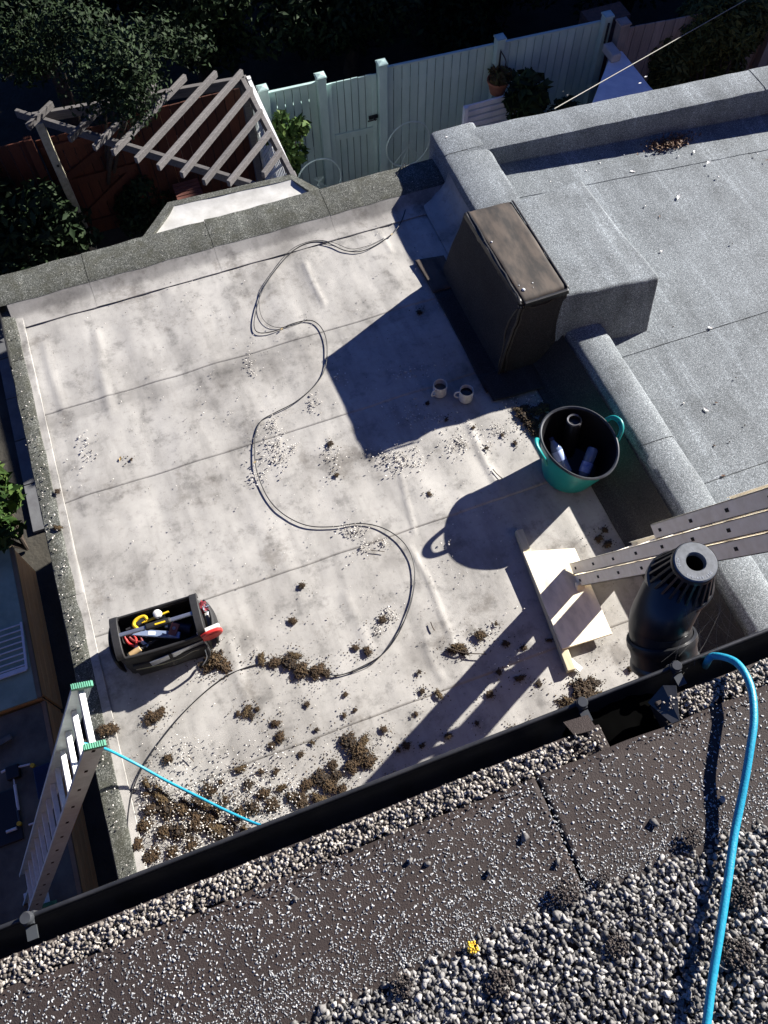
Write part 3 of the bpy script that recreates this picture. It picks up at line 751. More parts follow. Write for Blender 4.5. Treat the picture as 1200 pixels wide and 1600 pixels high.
# ------------------------------------------------------------------ vent pipe
vp = wroot('soil_vent_pipe', (.72,.2,-.0), 'glossy black plastic vent pipe with slotted cowl rising beside the gutter', 'vent pipe')
CX, CY, CZ = W(1087,878,3.0)
def rings(pts, rs, n=40): return G().tube(pts, rs, n, caps=False)
cb = .105                                    # height of the slotted cone
V0 = Vector((CX,CY,CZ))
low = W(1036,1012,2.775)
E0 = Vector((CX,CY,CZ-cb)); dl = (E0-Vector((0,0,.035))-low); 
path = catmull([low, W(1031,974,2.815), W(1040,950,2.858), E0-Vector((0,0,.006)), E0+Vector((0,0,.006))], 8)
rings(path, [.0655-.003*math.sin(math.pi*i/(len(path)-1)) for i in range(len(path))]).build('bend', m_pvc, vp, smooth=True)
ax = (path[1]-path[0]).normalized()
def axpt(t): return low+ax*t
pr = [(.032,.066),(.030,.0715),(.024,.0728),(.016,.0728),(.008,.070),(.0,.0685),(-.022,.0685),(-.026,.072),(-.032,.073),(-.038,.072),(-.042,.066)]
rings([axpt(t) for t,r in pr], [r for t,r in pr]).build('socket', m_pvc, vp, smooth=True)
d2 = Vector((-.0,-.55,-.83)).normalized()
pb = catmull([axpt(-.04), axpt(-.16), axpt(-.24)+Vector((0,-.01,-.05)), Vector((axpt(-.2).x,.135,2.40)), Vector((axpt(-.2).x,.135,1.2)), Vector((axpt(-.2).x,.135,.01))], 6)
rings(pb, [.060]*len(pb)).build('pipe', M('worn_black_pipe_plastic',(.03,.032,.036),rough=.4), vp, smooth=True)
# cowl: disc with central hole, sloping ribs, base ring, dark core
n = 48; rt = .0425; rbm = .0665
g = G(); g.lathe([(.0185,-.012),(.0185,-.001),(.0205,.0015),(.040,.0015),(rt,-.001),(rt,-.006),(.038,-.008),(.0185,-.012)], n, (CX,CY,CZ)); g.build('cowl_top', m_pvcface, vp, smooth=True)
g = G(); g.lathe([(rt+.001,-.0015),(rt+.0022,-.005),(rt+.0022,-.012),(rt-.004,-.013)], n, (CX,CY,CZ)); g.build('cowl_rim', m_pvc, vp, smooth=True)
g = G(); g.lathe([(rbm,-cb-.012),(rbm+.0018,-cb-.008),(rbm+.0018,-cb+.010),(rbm-.002,-cb+.014),(rbm-.008,-cb+.014)], n, (CX,CY,CZ)); g.build('cowl_base', m_pvc, vp, smooth=True)
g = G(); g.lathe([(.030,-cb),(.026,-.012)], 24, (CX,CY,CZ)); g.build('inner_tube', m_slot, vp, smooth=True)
nr = 22
for k in range(nr):
    an = 2*math.pi*k/nr; c_, s_ = math.cos(an), math.sin(an)
    a = Vector((CX+c_*(rt-.001), CY+s_*(rt-.001), CZ-.007)); b = Vector((CX+c_*(rbm-.002), CY+s_*(rbm-.002), CZ-cb+.012)); out = Vector((c_,s_,.12)).normalized()
    g = G().beam(a-out*.005, b-out*.005, .0055, .012, up=out); g.build('rib', m_pvc, vp, bevel=.0008)
def arc_text(s, rad, a0, step, size):
    for i, ch in enumerate(s):
        if ch == ' ': continue
        cu = bpy.data.curves.new('letter','FONT'); cu.body = ch; cu.size = size; cu.extrude = .00035; cu.align_x = 'CENTER'; cu.align_y = 'CENTER'
        o = bpy.data.objects.new('raised_letter', cu); col.objects.link(o); o.parent = vp
        cu.materials.append(m_letter)
        an = a0+i*step; p = Vector((CX+rad*math.cos(an), CY+rad*math.sin(an), CZ+.0017))-Vector(vp['_w'])
        bpy.context.view_layer.update()
        me = bpy.data.meshes.new_from_object(o.evaluated_get(bpy.context.evaluated_depsgraph_get())); bpy.data.objects.remove(o)
        o = bpy.data.objects.new('raised_letter', me); col.objects.link(o); o.parent = vp
        o.location = p; o.rotation_euler = (0,0,an+math.pi/2)
m_letter = M('raised_grey_letter', (.42,.45,.5), rough=.4)
arc_text('110-A50-55G', .0345, math.radians(212), math.radians(8.4), .0062)
arc_text('AZ05', .0345, math.radians(150), math.radians(8.4), .0062)
# fine old cobweb threads between pipe and gutter
g = G()
for i in range(14):
    a = Vector((CX+RNG.uniform(-.05,.06), CY-.06+RNG.uniform(-.03,.02), CZ-RNG.uniform(.02,.12))); b = Vector((CX+RNG.uniform(-.14,.12), .245+RNG.uniform(-.03,.03), 2.90-RNG.uniform(-.0,.03)))
    mid = a.lerp(b,.5)+Vector((RNG.uniform(-.015,.015),RNG.uniform(-.01,.01),-.01)); g.tube(catmull([a,mid,b],5), .00012, 3)
tag(g.build('cobweb', M('pale_web',(.25,.24,.22),rough=.5)), 'wispy old cobweb strung between the black vent pipe and the gutter', 'cobweb')

# ------------------------------------------------------------------ ladders
def ladder_section(root, origin, d, acr, width, depth, length, first, pitch, m, nrm, rung_w=.03, rung_h=.028, cap=None, hole=True, mt=None, capm=None, cut_rungs=None):
    """two channel rails along d, rungs across acr; nrm is the face the rails' depth runs along"""
    rails = []
    for s in (0, 1):
        o = origin+acr*(width*s); inward = acr*(1 if s == 0 else -1)
        g = G(); th = .0035; fl = .016
        g.beam(o+inward*(th/2), o+inward*(th/2)+d*length, depth, th, up=acr)       # web
        for q in (-1,1):
            g.beam(o+inward*(fl/2)+nrm*(q*(depth/2-th/2)), o+inward*(fl/2)+nrm*(q*(depth/2-th/2))+d*length, fl, th, up=nrm)
        r = g.build('rail', m, root); rails.append(r)
        if cap:
            g = G(); e = o+inward*.008+d*length; g.beam(e-d*.004, e+d*.016, depth+.008, .026, up=acr)
            for q in range(9):
                cc = o+inward*.008+nrm*((q-4)*depth/9); g.beam(cc+d*(length+.015), cc+d*(length+.020), .004, .027, up=acr)
            child_w(g, 'end_cap', capm, r, root)
        if hole:
            t = first
            while t < length-.03:
                g = G(); cc = o-inward*.0006+d*t; g.beam(cc-d*.012, cc+d*.012, .015, .0016, up=acr); t += pitch
                child_w(g, 'rung_hole', m_slot, r, root)
    t = first; i = 0
    while t < length-.03:
        c0 = origin+d*t+acr*.004; c1 = origin+d*t+acr*(width-.004)
        # D-shaped rung with a flat ribbed tread
        g = G(); g.beam(c0, c1, rung_w, rung_h, up=nrm)
        g.build('rung', mt or m, root, bevel=.003)
        t += pitch; i += 1
def child_w(g, name, m, parent, root):
    o = g.build(name, m, root); o.parent = parent; return o

# left ladder: leaning against the left edge, foot out on the ground
zt = .75
P1 = W(127,1070,zt); P2 = W(155,1166,zt)
lw = abs(P1.y-P2.y)
yl = P2.y
dd = Vector((.487,.048,1)).normalized()
L = (zt+2.965)/dd.z      # its foot stands on the dark box lid
origin = Vector((P1.x, yl, zt))-dd*L
nr_l = -dd.cross(Vector((0,1,0))).normalized()
ll = wroot('extension_ladder', origin, 'aluminium ladder with green end caps leaning on the left roof edge', 'ladder')
ladder_section(ll, origin+dd*1.0, dd, Vector((0,1,0)), lw, .088, L-1.0, .10, .25, m_alu, nr_l, rung_w=.03, rung_h=.027, cap=True, mt=m_tread, capm=m_greenpl)
ladder_section(ll, origin+nr_l*.096+Vector((0,.0,0)), dd, Vector((0,1,0)), lw, .088, L-2.95, .12, .25, m_alu, nr_l, cap=True, mt=m_alu, capm=m_greenpl)

# right ladder: three stacked sections, foot on the plywood
rl_o = W(900,908,.055); 
dr = Vector((0,-.355,1)).normalized(); nr_r = Vector((0,dr.z,-dr.y)).normalized()
rw = .395
rl = wroot('extension_ladder', rl_o, 'weathered triple extension ladder rising to the right from the plywood board', 'ladder')
nr_up = Vector((0,1,.355)).normalized()
for k_, (st, ln) in enumerate(((0,3.2),(-.0,3.2),(1.16,2.0))):
    ladder_section(rl, rl_o+nr_up*(.072*k_)+dr*st, dr, Vector((1,0,0)), rw-(.0), .066, ln, .07, .28, m_aluw, nr_up, rung_w=.028, rung_h=.028, mt=m_aluw)
for s in (0,1):
    g = G().beam(rl_o+Vector((rw*s,0,0))+Vector((.0,-.06,-.028)), rl_o+Vector((rw*s,0,0))+Vector((.0,-.03,.05)), .03, .05, up=(1,0,0)); g.build('foot', m_ply, rl, bevel=.004)

# ------------------------------------------------------------------ plywood platform under the ladder
pf = wroot('plywood_platform', W(880,940), 'pale plywood sheet screwed to a long timber batten under the ladder foot', 'board')
a = W(811,828,.05); b = W(893,1047,.05)
G().beam(Vector((a.x,a.y,.032)), Vector((b.x,b.y,.032)), .046, .045).build('batten', m_timber, pf, bevel=.003)
pp = [W(817,862,.068), W(898,856,.068), W(957,990,.068), W(879,1014,.068)]
G().prism([(p.x,p.y) for p in (pp[3],pp[2],pp[1],pp[0])], .050, .068).build('plywood_sheet', m_ply, pf, bevel=.002)
G().prism([(p.x,p.y) for p in (W(875,985),W(925,972),W(912,940),W(865,952))], .012, .0495).build('packing_block', m_timber, pf)
a = W(882,1025,.035); b = W(908,1047,.02)
G().beam(a, b, .03, .012).build('offcut', m_whitep, pf, bevel=.001)

# ------------------------------------------------------------------ tub with bottles
TC = W(905,690,.345); TC = Vector((TC.x, TC.y, .012))
rt_, rb_, th_ = .214, .165, .335
tb = empty('rubber_tub', TC, 0, 'turquoise flexible rubber tub with black inside standing against the parapet', 'tub')
tilt = lambda an: .014*math.cos(2*(an-.3))
def tubwall(prof, n=64):
    g = G(); V = []; m = len(prof)
    for k in range(n):
        an = 2*math.pi*k/n
        for r, z in prof:
            f = z/th_; rr = r*(1-.03*f*math.cos(2*(an-.55))); V.append((rr*math.cos(an), rr*math.sin(an)*(1+.17*f), z+f*tilt(an)))
    g.add(V, [(k*m+i, ((k+1)%n)*m+i, ((k+1)%n)*m+i+1, k*m+i+1) for k in range(n) for i in range(m-1)]); return g
tubwall([(0,0),(rb_-.02,0),(rb_-.004,.006),(rb_,.02),(rb_+.012,.10),(rt_-.012,.25),(rt_-.001,th_-.012)]).build('body', m_tub, tb, smooth=True)
tubwall([(rt_-.008,th_-.012),(rt_-.02,.25),(rb_+.002,.10),(rb_-.008,.02),(rb_-.03,.010),(0,.009)]).build('lining', m_tubin, tb, smooth=True)
tubwall([(rt_-.001,th_-.013),(rt_+.004,th_-.010),(rt_+.004,th_-.001),(rt_-.003,th_+.003),(rt_-.010,th_-.002),(rt_-.009,th_-.013)]).build('rim', m_tubrim, tb, smooth=True)
for an, up_ in ((math.radians(172),.05),(math.radians(4),.045)):
    c_, s_ = math.cos(an), math.sin(an); t_ = Vector((-s_,c_,0)); o_ = Vector((c_,s_,0))
    pts = [o_*(rt_+.0)+t_*.075+Vector((0,0,th_-.055)), o_*(rt_+.012)+t_*.070+Vector((0,0,th_-.01)), o_*(rt_+.038)+t_*.045+Vector((0,0,th_+up_*.7)), o_*(rt_+.05)+Vector((0,0,th_+up_)),
           o_*(rt_+.038)-t_*.045+Vector((0,0,th_+up_*.7)), o_*(rt_+.012)-t_*.070+Vector((0,0,th_-.01)), o_*(rt_)-t_*.075+Vector((0,0,th_-.055))]
    g = G(); cp = catmull(pts, 6)
    for dz in (0,): g.tube(cp, .011, 10)
    g.build('handle', m_tub, tb, smooth=True)
    g = G(); g.tube([p-o_*.012-Vector((0,0,.012)) for p in catmull([pts[0]+o_*.004]+pts[2:5]+[pts[6]+o_*.004],6)], .006, 8); g.build('handle_rib', m_tub, tb, smooth=True)

m_clear = M('clear_bottle_plastic', (0.300,0.405,0.624), (0.240,0.330,0.546), rough=.10, trans=.5, spec=.9)
m_label = M('pale_blue_label', (.42,.52,.80), (.36,.46,.74), rough=.4)
m_label2 = M('white_blue_label', (.5,.6,.85), (.05,.12,.5), scale=25, rough=.4)
def bottle(loc, rot, h, r, label, m2, lz0, lz1):
    b = empty('plastic_bottle', loc, 0, label, 'bottle'); b.rotation_euler = rot
    G().lathe([(0,0),(r*.75,0),(r,.012),(r,h*.32),(r*.93,h*.36),(r,h*.40),(r,h*.66),(r*.8,h*.76),(r*.42,h*.86),(r*.36,h*.93)], 28).build('body', m_clear, b, smooth=True)
    G().lathe([(r*1.012,h*lz0),(r*1.02,h*(lz0+.01)),(r*1.02,h*(lz1-.01)),(r*1.012,h*lz1)], 28).build('label', m2, b, smooth=True)
    G().lathe([(0,h*.985),(r*.42,h*.985),(r*.46,h*.96),(r*.46,h*.91),(r*.38,h*.90)], 20).build('cap', m_navy, b, smooth=True)
    return b
lp = TC+Vector((-.075,-.02,.045))
bottle(lp+Vector((.0,-.06,.09)), (math.radians(-62),0,math.radians(8)), .24, .034, 'clear bottle with square pale label lying at the left inside the tub', m_label, .36, .62)
bottle(TC+Vector((.125,.0,.19)), (math.radians(118),math.radians(-8),math.radians(132-180)), .23, .034, 'crumpled clear bottle with blue label lying nearest the tub front', m_label2, .4, .68)
bk = empty('black_cylinder', TC+Vector((.045,.115,.012)), 0, 'black tube with rolled shiny top standing upright at the back of the tub', 'tube'); bk.rotation_euler = (math.radians(-6),0,0)
G().lathe([(0,0),(.043,0),(.045,.02),(.045,.30),(.042,.315),(.036,.312),(.034,.29),(.0,.288)], 32).build('tube_body', m_tubin, bk, smooth=True)
G().lathe([(.034,.312),(.043,.318),(.0465,.308)], 32, a0=.5, a1=5.2).build('rolled_top', M('shiny_grey_black',(.12,.12,.13),rough=.2), bk, smooth=True)

# ------------------------------------------------------------------ mugs
def mug(loc, rz, label, liquid, lname, level):
    b = empty('mug', loc, rz, label, 'mug', 'mugs on the roof')
    R_, H_ = .0445, .094
    pf_ = [(0,.004),(R_-.008,.0),(R_-.004,.001),(R_,.006)]
    for k in range(8): pf_ += [(R_+.0006*(k%2), .012+k*.009)]
    pf_ += [(R_,H_-.003),(R_-.0015,H_),(R_-.003,H_-.001),(R_-.0042,H_-.006),(R_-.0045,.012),(0,.008)]
    G().lathe(pf_, 48).build('cup', m_mug, b, smooth=True)
    G().lathe([(0,level),(R_-.0046,level),(R_-.0044,level+.001)], 40).build(lname, liquid, b, smooth=True)
    G().tube(catmull([(R_-.003,0,.078),(R_+.016,0,.080),(R_+.029,0,.062),(R_+.027,0,.038),(R_+.012,0,.024),(R_-.003,0,.024)],6), .0052, 10).build('handle', m_mug, b, smooth=True)
q = W(688,602,.094); mug((q.x,q.y,.010), math.radians(203), 'cream mug half full of milky tea, farther left of the two', m_tea, 'tea', .046)
q = W(729,611,.094); mug((q.x,q.y,.010), math.radians(165), 'cream mug of black coffee, nearer the dark felt box', m_coffee, 'coffee', .062)

# ------------------------------------------------------------------ open tool bag
A = W(168,966,.27); B = W(192,1032,.27); C_ = W(326,990,.27); D = W(297,928,.27)
cen = (A+B+C_+D)/4; axx = ((C_-B)+(D-A)).normalized(); rz = math.atan2(axx.y, axx.x)
H_ = 0; hl = ((C_-B).length+(D-A).length)/4*.95; hw = ((A-B).length+(D-C_).length)/4*.90
bg_ = empty('open_tool_bag', (cen.x,cen.y,.012), rz, 'black open top tool bag with metal tube handle full of hand tools', 'tool bag')
H_ = .255
def wallpanel(x0,y0,x1,y1,h0,h1,name,th=.018,parent=bg_,bulge=.0,m=m_bag):
    n = 14; V = []
    for j in range(9):
        for i in range(n+1):
            u = i/n; t = j/8; h = (h0+(h1-h0)*(abs(2*u-1)**2.2))*t
            nx_, ny_ = (y1-y0), -(x1-x0); l = math.hypot(nx_,ny_); bb = bulge*math.sin(math.pi*t)*math.sin(math.pi*u)+.004*noise.noise(Vector((u*5,t*5,x0*9+y0)))
            V.append((x0+(x1-x0)*u+nx_/l*bb, y0+(y1-y0)*u+ny_/l*bb, h))
    g = G(); g.add(V, [(j*(n+1)+i, j*(n+1)+i+1, (j+1)*(n+1)+i+1, (j+1)*(n+1)+i) for j in range(8) for i in range(n)])
    return g.build(name, m, parent, smooth=True, solid=th)
wallpanel(-hl,-hw,hl,-hw,.235,.25,'side_panel',.014,bulge=.02)
wallpanel(hl,hw,-hl,hw,.22,.25,'side_panel',.014,bulge=.02)
for s in (-1,1):
    # padded arched end
    g = G(); V = []; n = 18
    for i in range(n+1):
        an = math.pi*i/n; y = -hw*1.04*math.cos(an); z = .245+.055*math.sin(an)**.6
        for dx in (-.021,.021): V.append((s*hl+dx, y, z))
        for dx in (.021,-.021): V.append((s*hl+dx, y*.86, z-.02))
    g.add(V, [(4*i+j, 4*i+(j+1)%4, 4*(i+1)+(j+1)%4, 4*(i+1)+j) for i in range(n) for j in range(4)])
    g.build('end_band', m_bagtrim, bg_, smooth=True, bevel=.003)
    wallpanel(s*hl,-s*hw,s*hl,s*hw,.29,.25,'end_panel',.02,bulge=.01)
    # end pocket
    g = G(); V = []
    for j in range(7):
        t = j/6
        for i in range(11):
            u = i/10; V.append((s*(hl+.012+.062*math.sin(math.pi*(.12+.76*u))**.5*(.75+.25*math.sin(math.pi*t))), (-1+2*u)*hw*.86, .005+.185*t))
    g.add(V, [(j*11+i, j*11+i+1, (j+1)*11+i+1, (j+1)*11+i) for j in range(6) for i in range(10)]); g.build('end_pocket', m_bag, bg_, smooth=True, solid=.012)
G().box((-hl,-hw,0),(hl,hw,.012)).build('base', m_bagtrim, bg_, bevel=.004)
# rim piping along the opening and the outer pocket with pale piping
for s in (-1,1):
    G().tube(catmull([(-hl+.02,s*hw,.246),(-hl*.4,s*(hw+.004),.237),(hl*.3,s*(hw+.004),.236),(hl-.02,s*hw,.246)],8), .007, 8).build('rim_binding', m_bagtrim, bg_, smooth=True)
wallpanel(-hl*.86,-hw-.018,hl*.98,-hw-.018,.15,.155,'front_pocket',.02,bulge=.012)
G().tube(catmull([(-hl*.80,-hw-.043,.150),(-hl*.2,-hw-.055,.148),(hl*.3,-hw-.058,.160),(hl*.62,-hw-.05,.178),(hl*.80,-hw-.045,.165)],8), .0022, 6).build('pale_piping', m_piping, bg_, smooth=True)
G().tube(catmull([(hl*.98,-hw-.03,.16),(hl*1.0,-hw-.065,.13),(hl*.86,-hw-.08,.06),(hl*.66,-hw-.075,.012)],8), .007, 6).build('hanging_strap', m_bagtrim, bg_, smooth=True)
G().tube(catmull([(hl*.93,-hw-.05,.15),(hl*.90,-hw-.075,.10),(hl*.72,-hw-.085,.03)],8), .0035, 6).build('strap_edge', m_steel, bg_, smooth=True)
G().beam((hl*.10,-hw-.03,.20),(hl*.10,-hw-.06,.10), .018,.006).build('pocket_tab', m_bagtrim, bg_, bevel=.002)
# tube handle
G().beam((-hl+.012,0,.285),(hl-.012,0,.285), .022,.018).build('handle_tube', m_steel, bg_, bevel=.005)
hg = G().beam((-hl*.28,0,.285),(hl*.38,0,.285), .036,.032).build('handle_grip', m_bagtrim, bg_, bevel=.012)
G().beam((-hl*.02,-.004,.3022),(hl*.24,-.004,.3022), .009,.001).build('grip_badge', m_yellow, hg)
# tools
bm_w = Matrix.Translation((cen.x,cen.y,.012))@Matrix.Rotation(rz,4,'Z')
def tool(name, label, cat, lx, ly, lz, rzz=0, group='tools in the bag'):
    p = bm_w@Vector((lx,ly,lz)); return empty(name, p, rz+rzz, label, cat, group)
t = tool('hand_saw','hand saw with red and white handle pushed through the bag loop','saw', hl*.98,-hw-.012,.225, math.radians(6))
G().box((-.30,-.0015,-.09),(.0,.0015,-.03)).build('blade', m_steel, t)
g = G().tube(catmull([(0,0,-.02),(.03,0,-.035),(.075,0,-.03),(.10,0,0),(.09,0,.035),(.04,0,.04),(0,0,.025)],5), .012, 8); g.build('handle', m_red, t, smooth=True)
G().beam((-.02,.026,.012),(.105,.026,.016), .03,.024).build('handle_top', m_white, t, bevel=.008)
G().box((0,-.012,-.02),(.1,.012,.03)).build('handle_core', m_red, t, bevel=.006)
t = tool('spirit_level','blue grey metal level lying across the middle of the bag','level', -.035,-.012,.20, math.radians(-22))
G().box((-.14,-.018,-.010),(.14,.018,.010)).build('body', m_blue, t, bevel=.003); G().box((-.03,-.010,.0102),(.01,.010,.0112)).build('vial', m_whitep, t)
t = tool('tape_measure','yellow tape measure at the far left corner in the bag','tape measure', -hl*.40,hw*.50,.235, .3)
g = G().tube(catmull([(-.03,-.02,0),(-.035,.01,0),(-.01,.028,0),(.03,.022,0),(.038,-.008,0)],5), .010, 8); g.build('frame', m_yellow, t, smooth=True); G().box((-.022,-.010,-.02),(.026,.018,.004)).build('case', m_bagtrim, t, bevel=.005)
t = tool('putty_knife','long yellow edged blade leaning along the back of the bag','scraper', -.01,hw*.55,.235, .12)
G().box((-.07,-.004,-.01),(.08,.004,.004)).build('blade', m_yellow, t); G().box((-.16,-.006,-.02),(-.07,.006,.0)).build('handle', m_bagtrim, t, bevel=.002)
t = tool('spray_can','black spray can with pale domed cap standing behind the handle','can', .012,hw*.62,.06, 0)
G().lathe([(0,0),(.027,0),(.027,.165),(.022,.18)], 24).build('body', m_tubin, t, smooth=True); G().lathe([(.022,.178),(.024,.185),(.022,.20),(.012,.206),(0,.207)], 24).build('cap', m_white, t, smooth=True)
t = tool('try_square','small square with copper red stock in the bag','square', .075,-.022,.21, 1.0)
G().box((-.04,-.022,-.008),(.03,.022,.010)).build('stock', m_copper, t, bevel=.004); G().box((-.045,-.028,-.006),(-.041,.05,.012)).build('blade', m_steel, t); G().lathe([(0,.0108),(.007,.0108),(.009,.0102)],12).build('rivet', m_steel, t)
for i_,(lx,ly,aa,lab) in enumerate(((-hl*.66,-hw*.42,1.9,'pliers with red grips at the left end of the bag'),(-hl*.50,-hw*.28,2.2,'dark red gripped pliers beside the handle in the bag'))):
    t = tool('pliers',lab,'pliers', lx,ly,.195, aa)
    for s in (-1,1): G().tube(catmull([(0,s*.004,0),(.04,s*.022,.004),(.09,s*.018,.012)],5), .007, 8).build('grip', m_red if i_ == 0 else M('dark_red_grip',(.2,.03,.03),rough=.4), t, smooth=True)
    G().box((-.045,-.009,-.006),(.004,.009,.006)).build('jaw', m_steel, t, bevel=.003)
t = tool('mallet','wooden handled tool with round pale end at the left front of the bag','mallet', -hl*.68,-hw*.70,.205, .3)
G().tube([(-.035,0,0),(.03,0,.006)], .016, 16).build('head', m_wood, t, smooth=True, bevel=.003); G().tube([(.03,0,0),(.14,.01,-.04)], .010, 10).build('shaft', m_bagtrim, t, smooth=True)
t = tool('dark_blue_drill','dark blue power tool down in the right half of the bag','drill', hl*.52,-.01,.12, -.5)
G().tube([(-.08,0,.02),(.05,0,.03)], [.028,.032], 16).build('body', m_navy, t, smooth=True, bevel=.003); G().beam((.01,0,.02),(.02,-.02,-.09), .03,.03).build('grip', m_navy, t, bevel=.006); G().tube([(-.10,0,.02),(-.08,0,.02)], .015, 12).build('chuck', m_steel, t, smooth=True)
t = tool('keys','bundle of small metal keys in the right end pocket of the bag','keys', hl+.045,hw*.35,.19, 0)
for i in range(7):
    g = G().box((-.012,-.004,0),(.012,.004,.0015)); o = g.build('key', m_steel, t); o.rotation_euler = (RNG.uniform(-.8,.8),RNG.uniform(-.8,.8),RNG.uniform(0,6)); o.location = (RNG.uniform(-.015,.015),RNG.uniform(-.03,.03),RNG.uniform(0,.02))
t = tool('red_cloth','crumpled dark red cloth stuffed in the right end pocket of the bag','cloth', hl+.03,hw*.55,.185, 0)
g = G(); V = ICO2[0]*np.array([.025,.035,.02]); V = V*(1+.35*RNG.uniform(-1,1,(len(V),1))); g.add(V.tolist(), ICO2[1].tolist()); g.build('fold', M('dark_red_cloth',(.22,.02,.03),rough=.9), t, smooth=True)

# ------------------------------------------------------------------ cable and ropes
def pathz(pts, z): return [W(x,y,z) for x,y in pts]
def ground_path(pts, r): 
    c = catmull(pathz(pts, .012), 10)
    return [Vector((p.x,p.y,.010+r+.003*noise.noise(Vector((p.x*3,p.y*3,0))))) for p in c]
cab = empty('black_cable', W(400,800), 0, 'thin black cable wandering in loops across the pale felt roof', 'cable'); cab['_w'] = list(W(400,800))
c1 = [(634,262),(637,290),(634,325),(622,355),(600,375),(568,392),(540,392),(512,380),(485,379),(458,392),(432,420),(412,450),(402,478),(397,508),(405,520),(430,517),(460,505),(487,501),(504,515),(511,540),(508,575),(492,602),(462,628),(430,645),(408,658),(399,680),(398,715),(404,745),(420,780),(445,805),(480,821),(520,823),(560,818),(595,824),(625,842),(643,868),(648,900),(642,940),(625,985),(600,1020),(565,1042),(530,1055),(500,1050),(460,1038),(425,1035),(385,1043),(345,1062),(300,1100),(260,1145),(225,1195),(206,1240),(199,1290),(197,1340),(196,1385)]
G().tube(ground_path(c1,.0033), .0033, 8).build('lead', m_cable, cab, smooth=True)
c2 = [(600,372),(575,384),(548,389),(520,379),(490,376),(455,390),(425,425),(408,452),(405,478),(412,500),(430,511),(455,509),(480,499),(500,505),(512,525),(513,548),(507,580),(488,607),(455,633),(425,649),(405,665),(401,690),(401,720),(410,755),(430,790),(458,812),(490,823),(530,821),(565,819),(600,828),(632,850),(647,880),(649,910),(640,950),(620,990),(590,1030),(560,1047),(520,1058)]
for seg in (c2[:13], c2[32:41]): G().tube(ground_path(seg,.0018), .0018, 8).build('lead', m_cable, cab, smooth=True)
G().tube(catmull([W(634,262,.10),W(632,255,.10),W(622,270,.10),W(618,275,.098)],6), .0026, 6).build('lead', m_cable, cab, smooth=True)
for p in ((612,366),(440,514),(398,722)):
    q = W(*p,.02); G().tube([q-Vector((.008,.004,0)), q+Vector((.008,.004,0))], .0045, 8).build('cable_tie', M('buff_tape',(.4,.3,.15),rough=.6), cab, smooth=True)
# rope tied to the left ladder
rp = [W(122,1160,.40), W(150,1166,.33), W(172,1173,.22), W(215,1195,.10), W(260,1220,.055), W(310,1245,.05), W(350,1265,.045), (W(392,1284,.05)), W(430,1298,.10), W(455,1312,.2), Vector((-.02,.16,1.2))]
tag(G().tube(catmull(rp,10), .0075, 10).build('blue_rope', m_hose, smooth=True), 'bright blue rope running from the left ladder top to the gutter', 'rope')
rp2 = [W(960,1062,2.84), W(1020,1038,2.905), W(1075,1027,2.925), W(1120,1022,2.94), W(1150,1035,2.955), W(1172,1070,2.975), W(1178,1120,2.985), W(1172,1170,2.985), W(1160,1240,2.975), W(1148,1300,2.97), W(1138,1370,2.975), W(1126,1450,2.978), W(1113,1530,2.978), W(1104,1600,2.978), W(1090,1700,2.98), W(1085,1850,2.98)]
rp2 = [W(1100,1060,2.3), W(1099,1050,2.7), W(1104,1036,2.89), W(1116,1025,2.925)]+rp2[4:]
tag(G().tube(catmull(rp2,10), .0070, 14).build('blue_rope', m_hose, smooth=True), 'bright blue rope hooked over the gutter and trailing down the gravel', 'rope')

# ------------------------------------------------------------------ loose debris on the pale roof
def dens_ok(x, y, seed, f=1.5): return noise.noise(Vector((x*f+seed, y*f, seed)))
# scattered fallen chippings; thicker where the photograph shows drifts
P = []; S = []
drift = [(430,705,28,30,150),(400,745,12,16,30),(520,710,16,18,34),(392,570,10,18,28),(492,632,10,15,34),(625,720,38,20,170),(712,698,26,14,70),(550,828,24,10,70),(570,855,8,10,30),(600,848,8,8,20),(780,672,22,10,40),(760,690,12,10,20),
         (640,585,40,14,60),(640,650,34,20,70),(690,660,36,20,60),(610,960,12,12,40),(160,450,8,14,16),(130,700,16,30,34),(340,1040,14,14,20),(530,595,10,12,14),(460,700,8,10,14),(425,665,10,14,30),(590,985,10,10,20),(765,990,10,10,14),(800,1030,16,16,22),(700,850,8,8,6),(820,625,30,8,30)]
for cx,cy,rx,ry,n in drift:
    for i in range(n):
        q = W(cx+RNG.normal()*rx*.55, cy+RNG.normal()*ry*.55); P.append((q.x,q.y,.013)); S.append(RNG.uniform(.0032,.0062))
for i in range(1700):
    q = W(RNG.uniform(40,980), RNG.uniform(330,1260))
    if not (-.98 < q.x < 1.75 and .3 < q.y < 4.4): continue
    if dens_ok(q.x,q.y,3,2.0) < RNG.uniform(-.5,.35): continue
    P.append((q.x,q.y,.013)); S.append(RNG.uniform(.0020,.0048))
# a thick drift in the lower left corner, and along the left rim
for i in range(4200):
    q = W(RNG.uniform(195,470), RNG.uniform(1150,1390))
    if q.x < -1.0 or q.y < .3: continue
    f = (1250-q.y*0)/1; py = 0
    dn = 1.15-abs(q.x+.75)*.9-(q.y-.55)*1.35+.5*noise.noise(Vector((q.x*7,q.y*7,3)))
    if RNG.random() > dn: continue
    P.append((q.x,q.y,.014+RNG.uniform(0,.014))); S.append(RNG.uniform(.0030,.0056))
for i in range(240):
    y = RNG.uniform(.5,4.4); x = -1.122+RNG.normal()*.018
    if abs(y-2.7) > .8 and RNG.random() < .55: continue
    P.append((x,y,.031)); S.append(RNG.uniform(.003,.0062))
for i in range(60):
    x = RNG.uniform(-1,2.0); P.append((x,4.64+RNG.normal()*.05,.096)); S.append(RNG.uniform(.002,.0042))
print('chips', len(P))
big = np.argsort(-np.array(S))
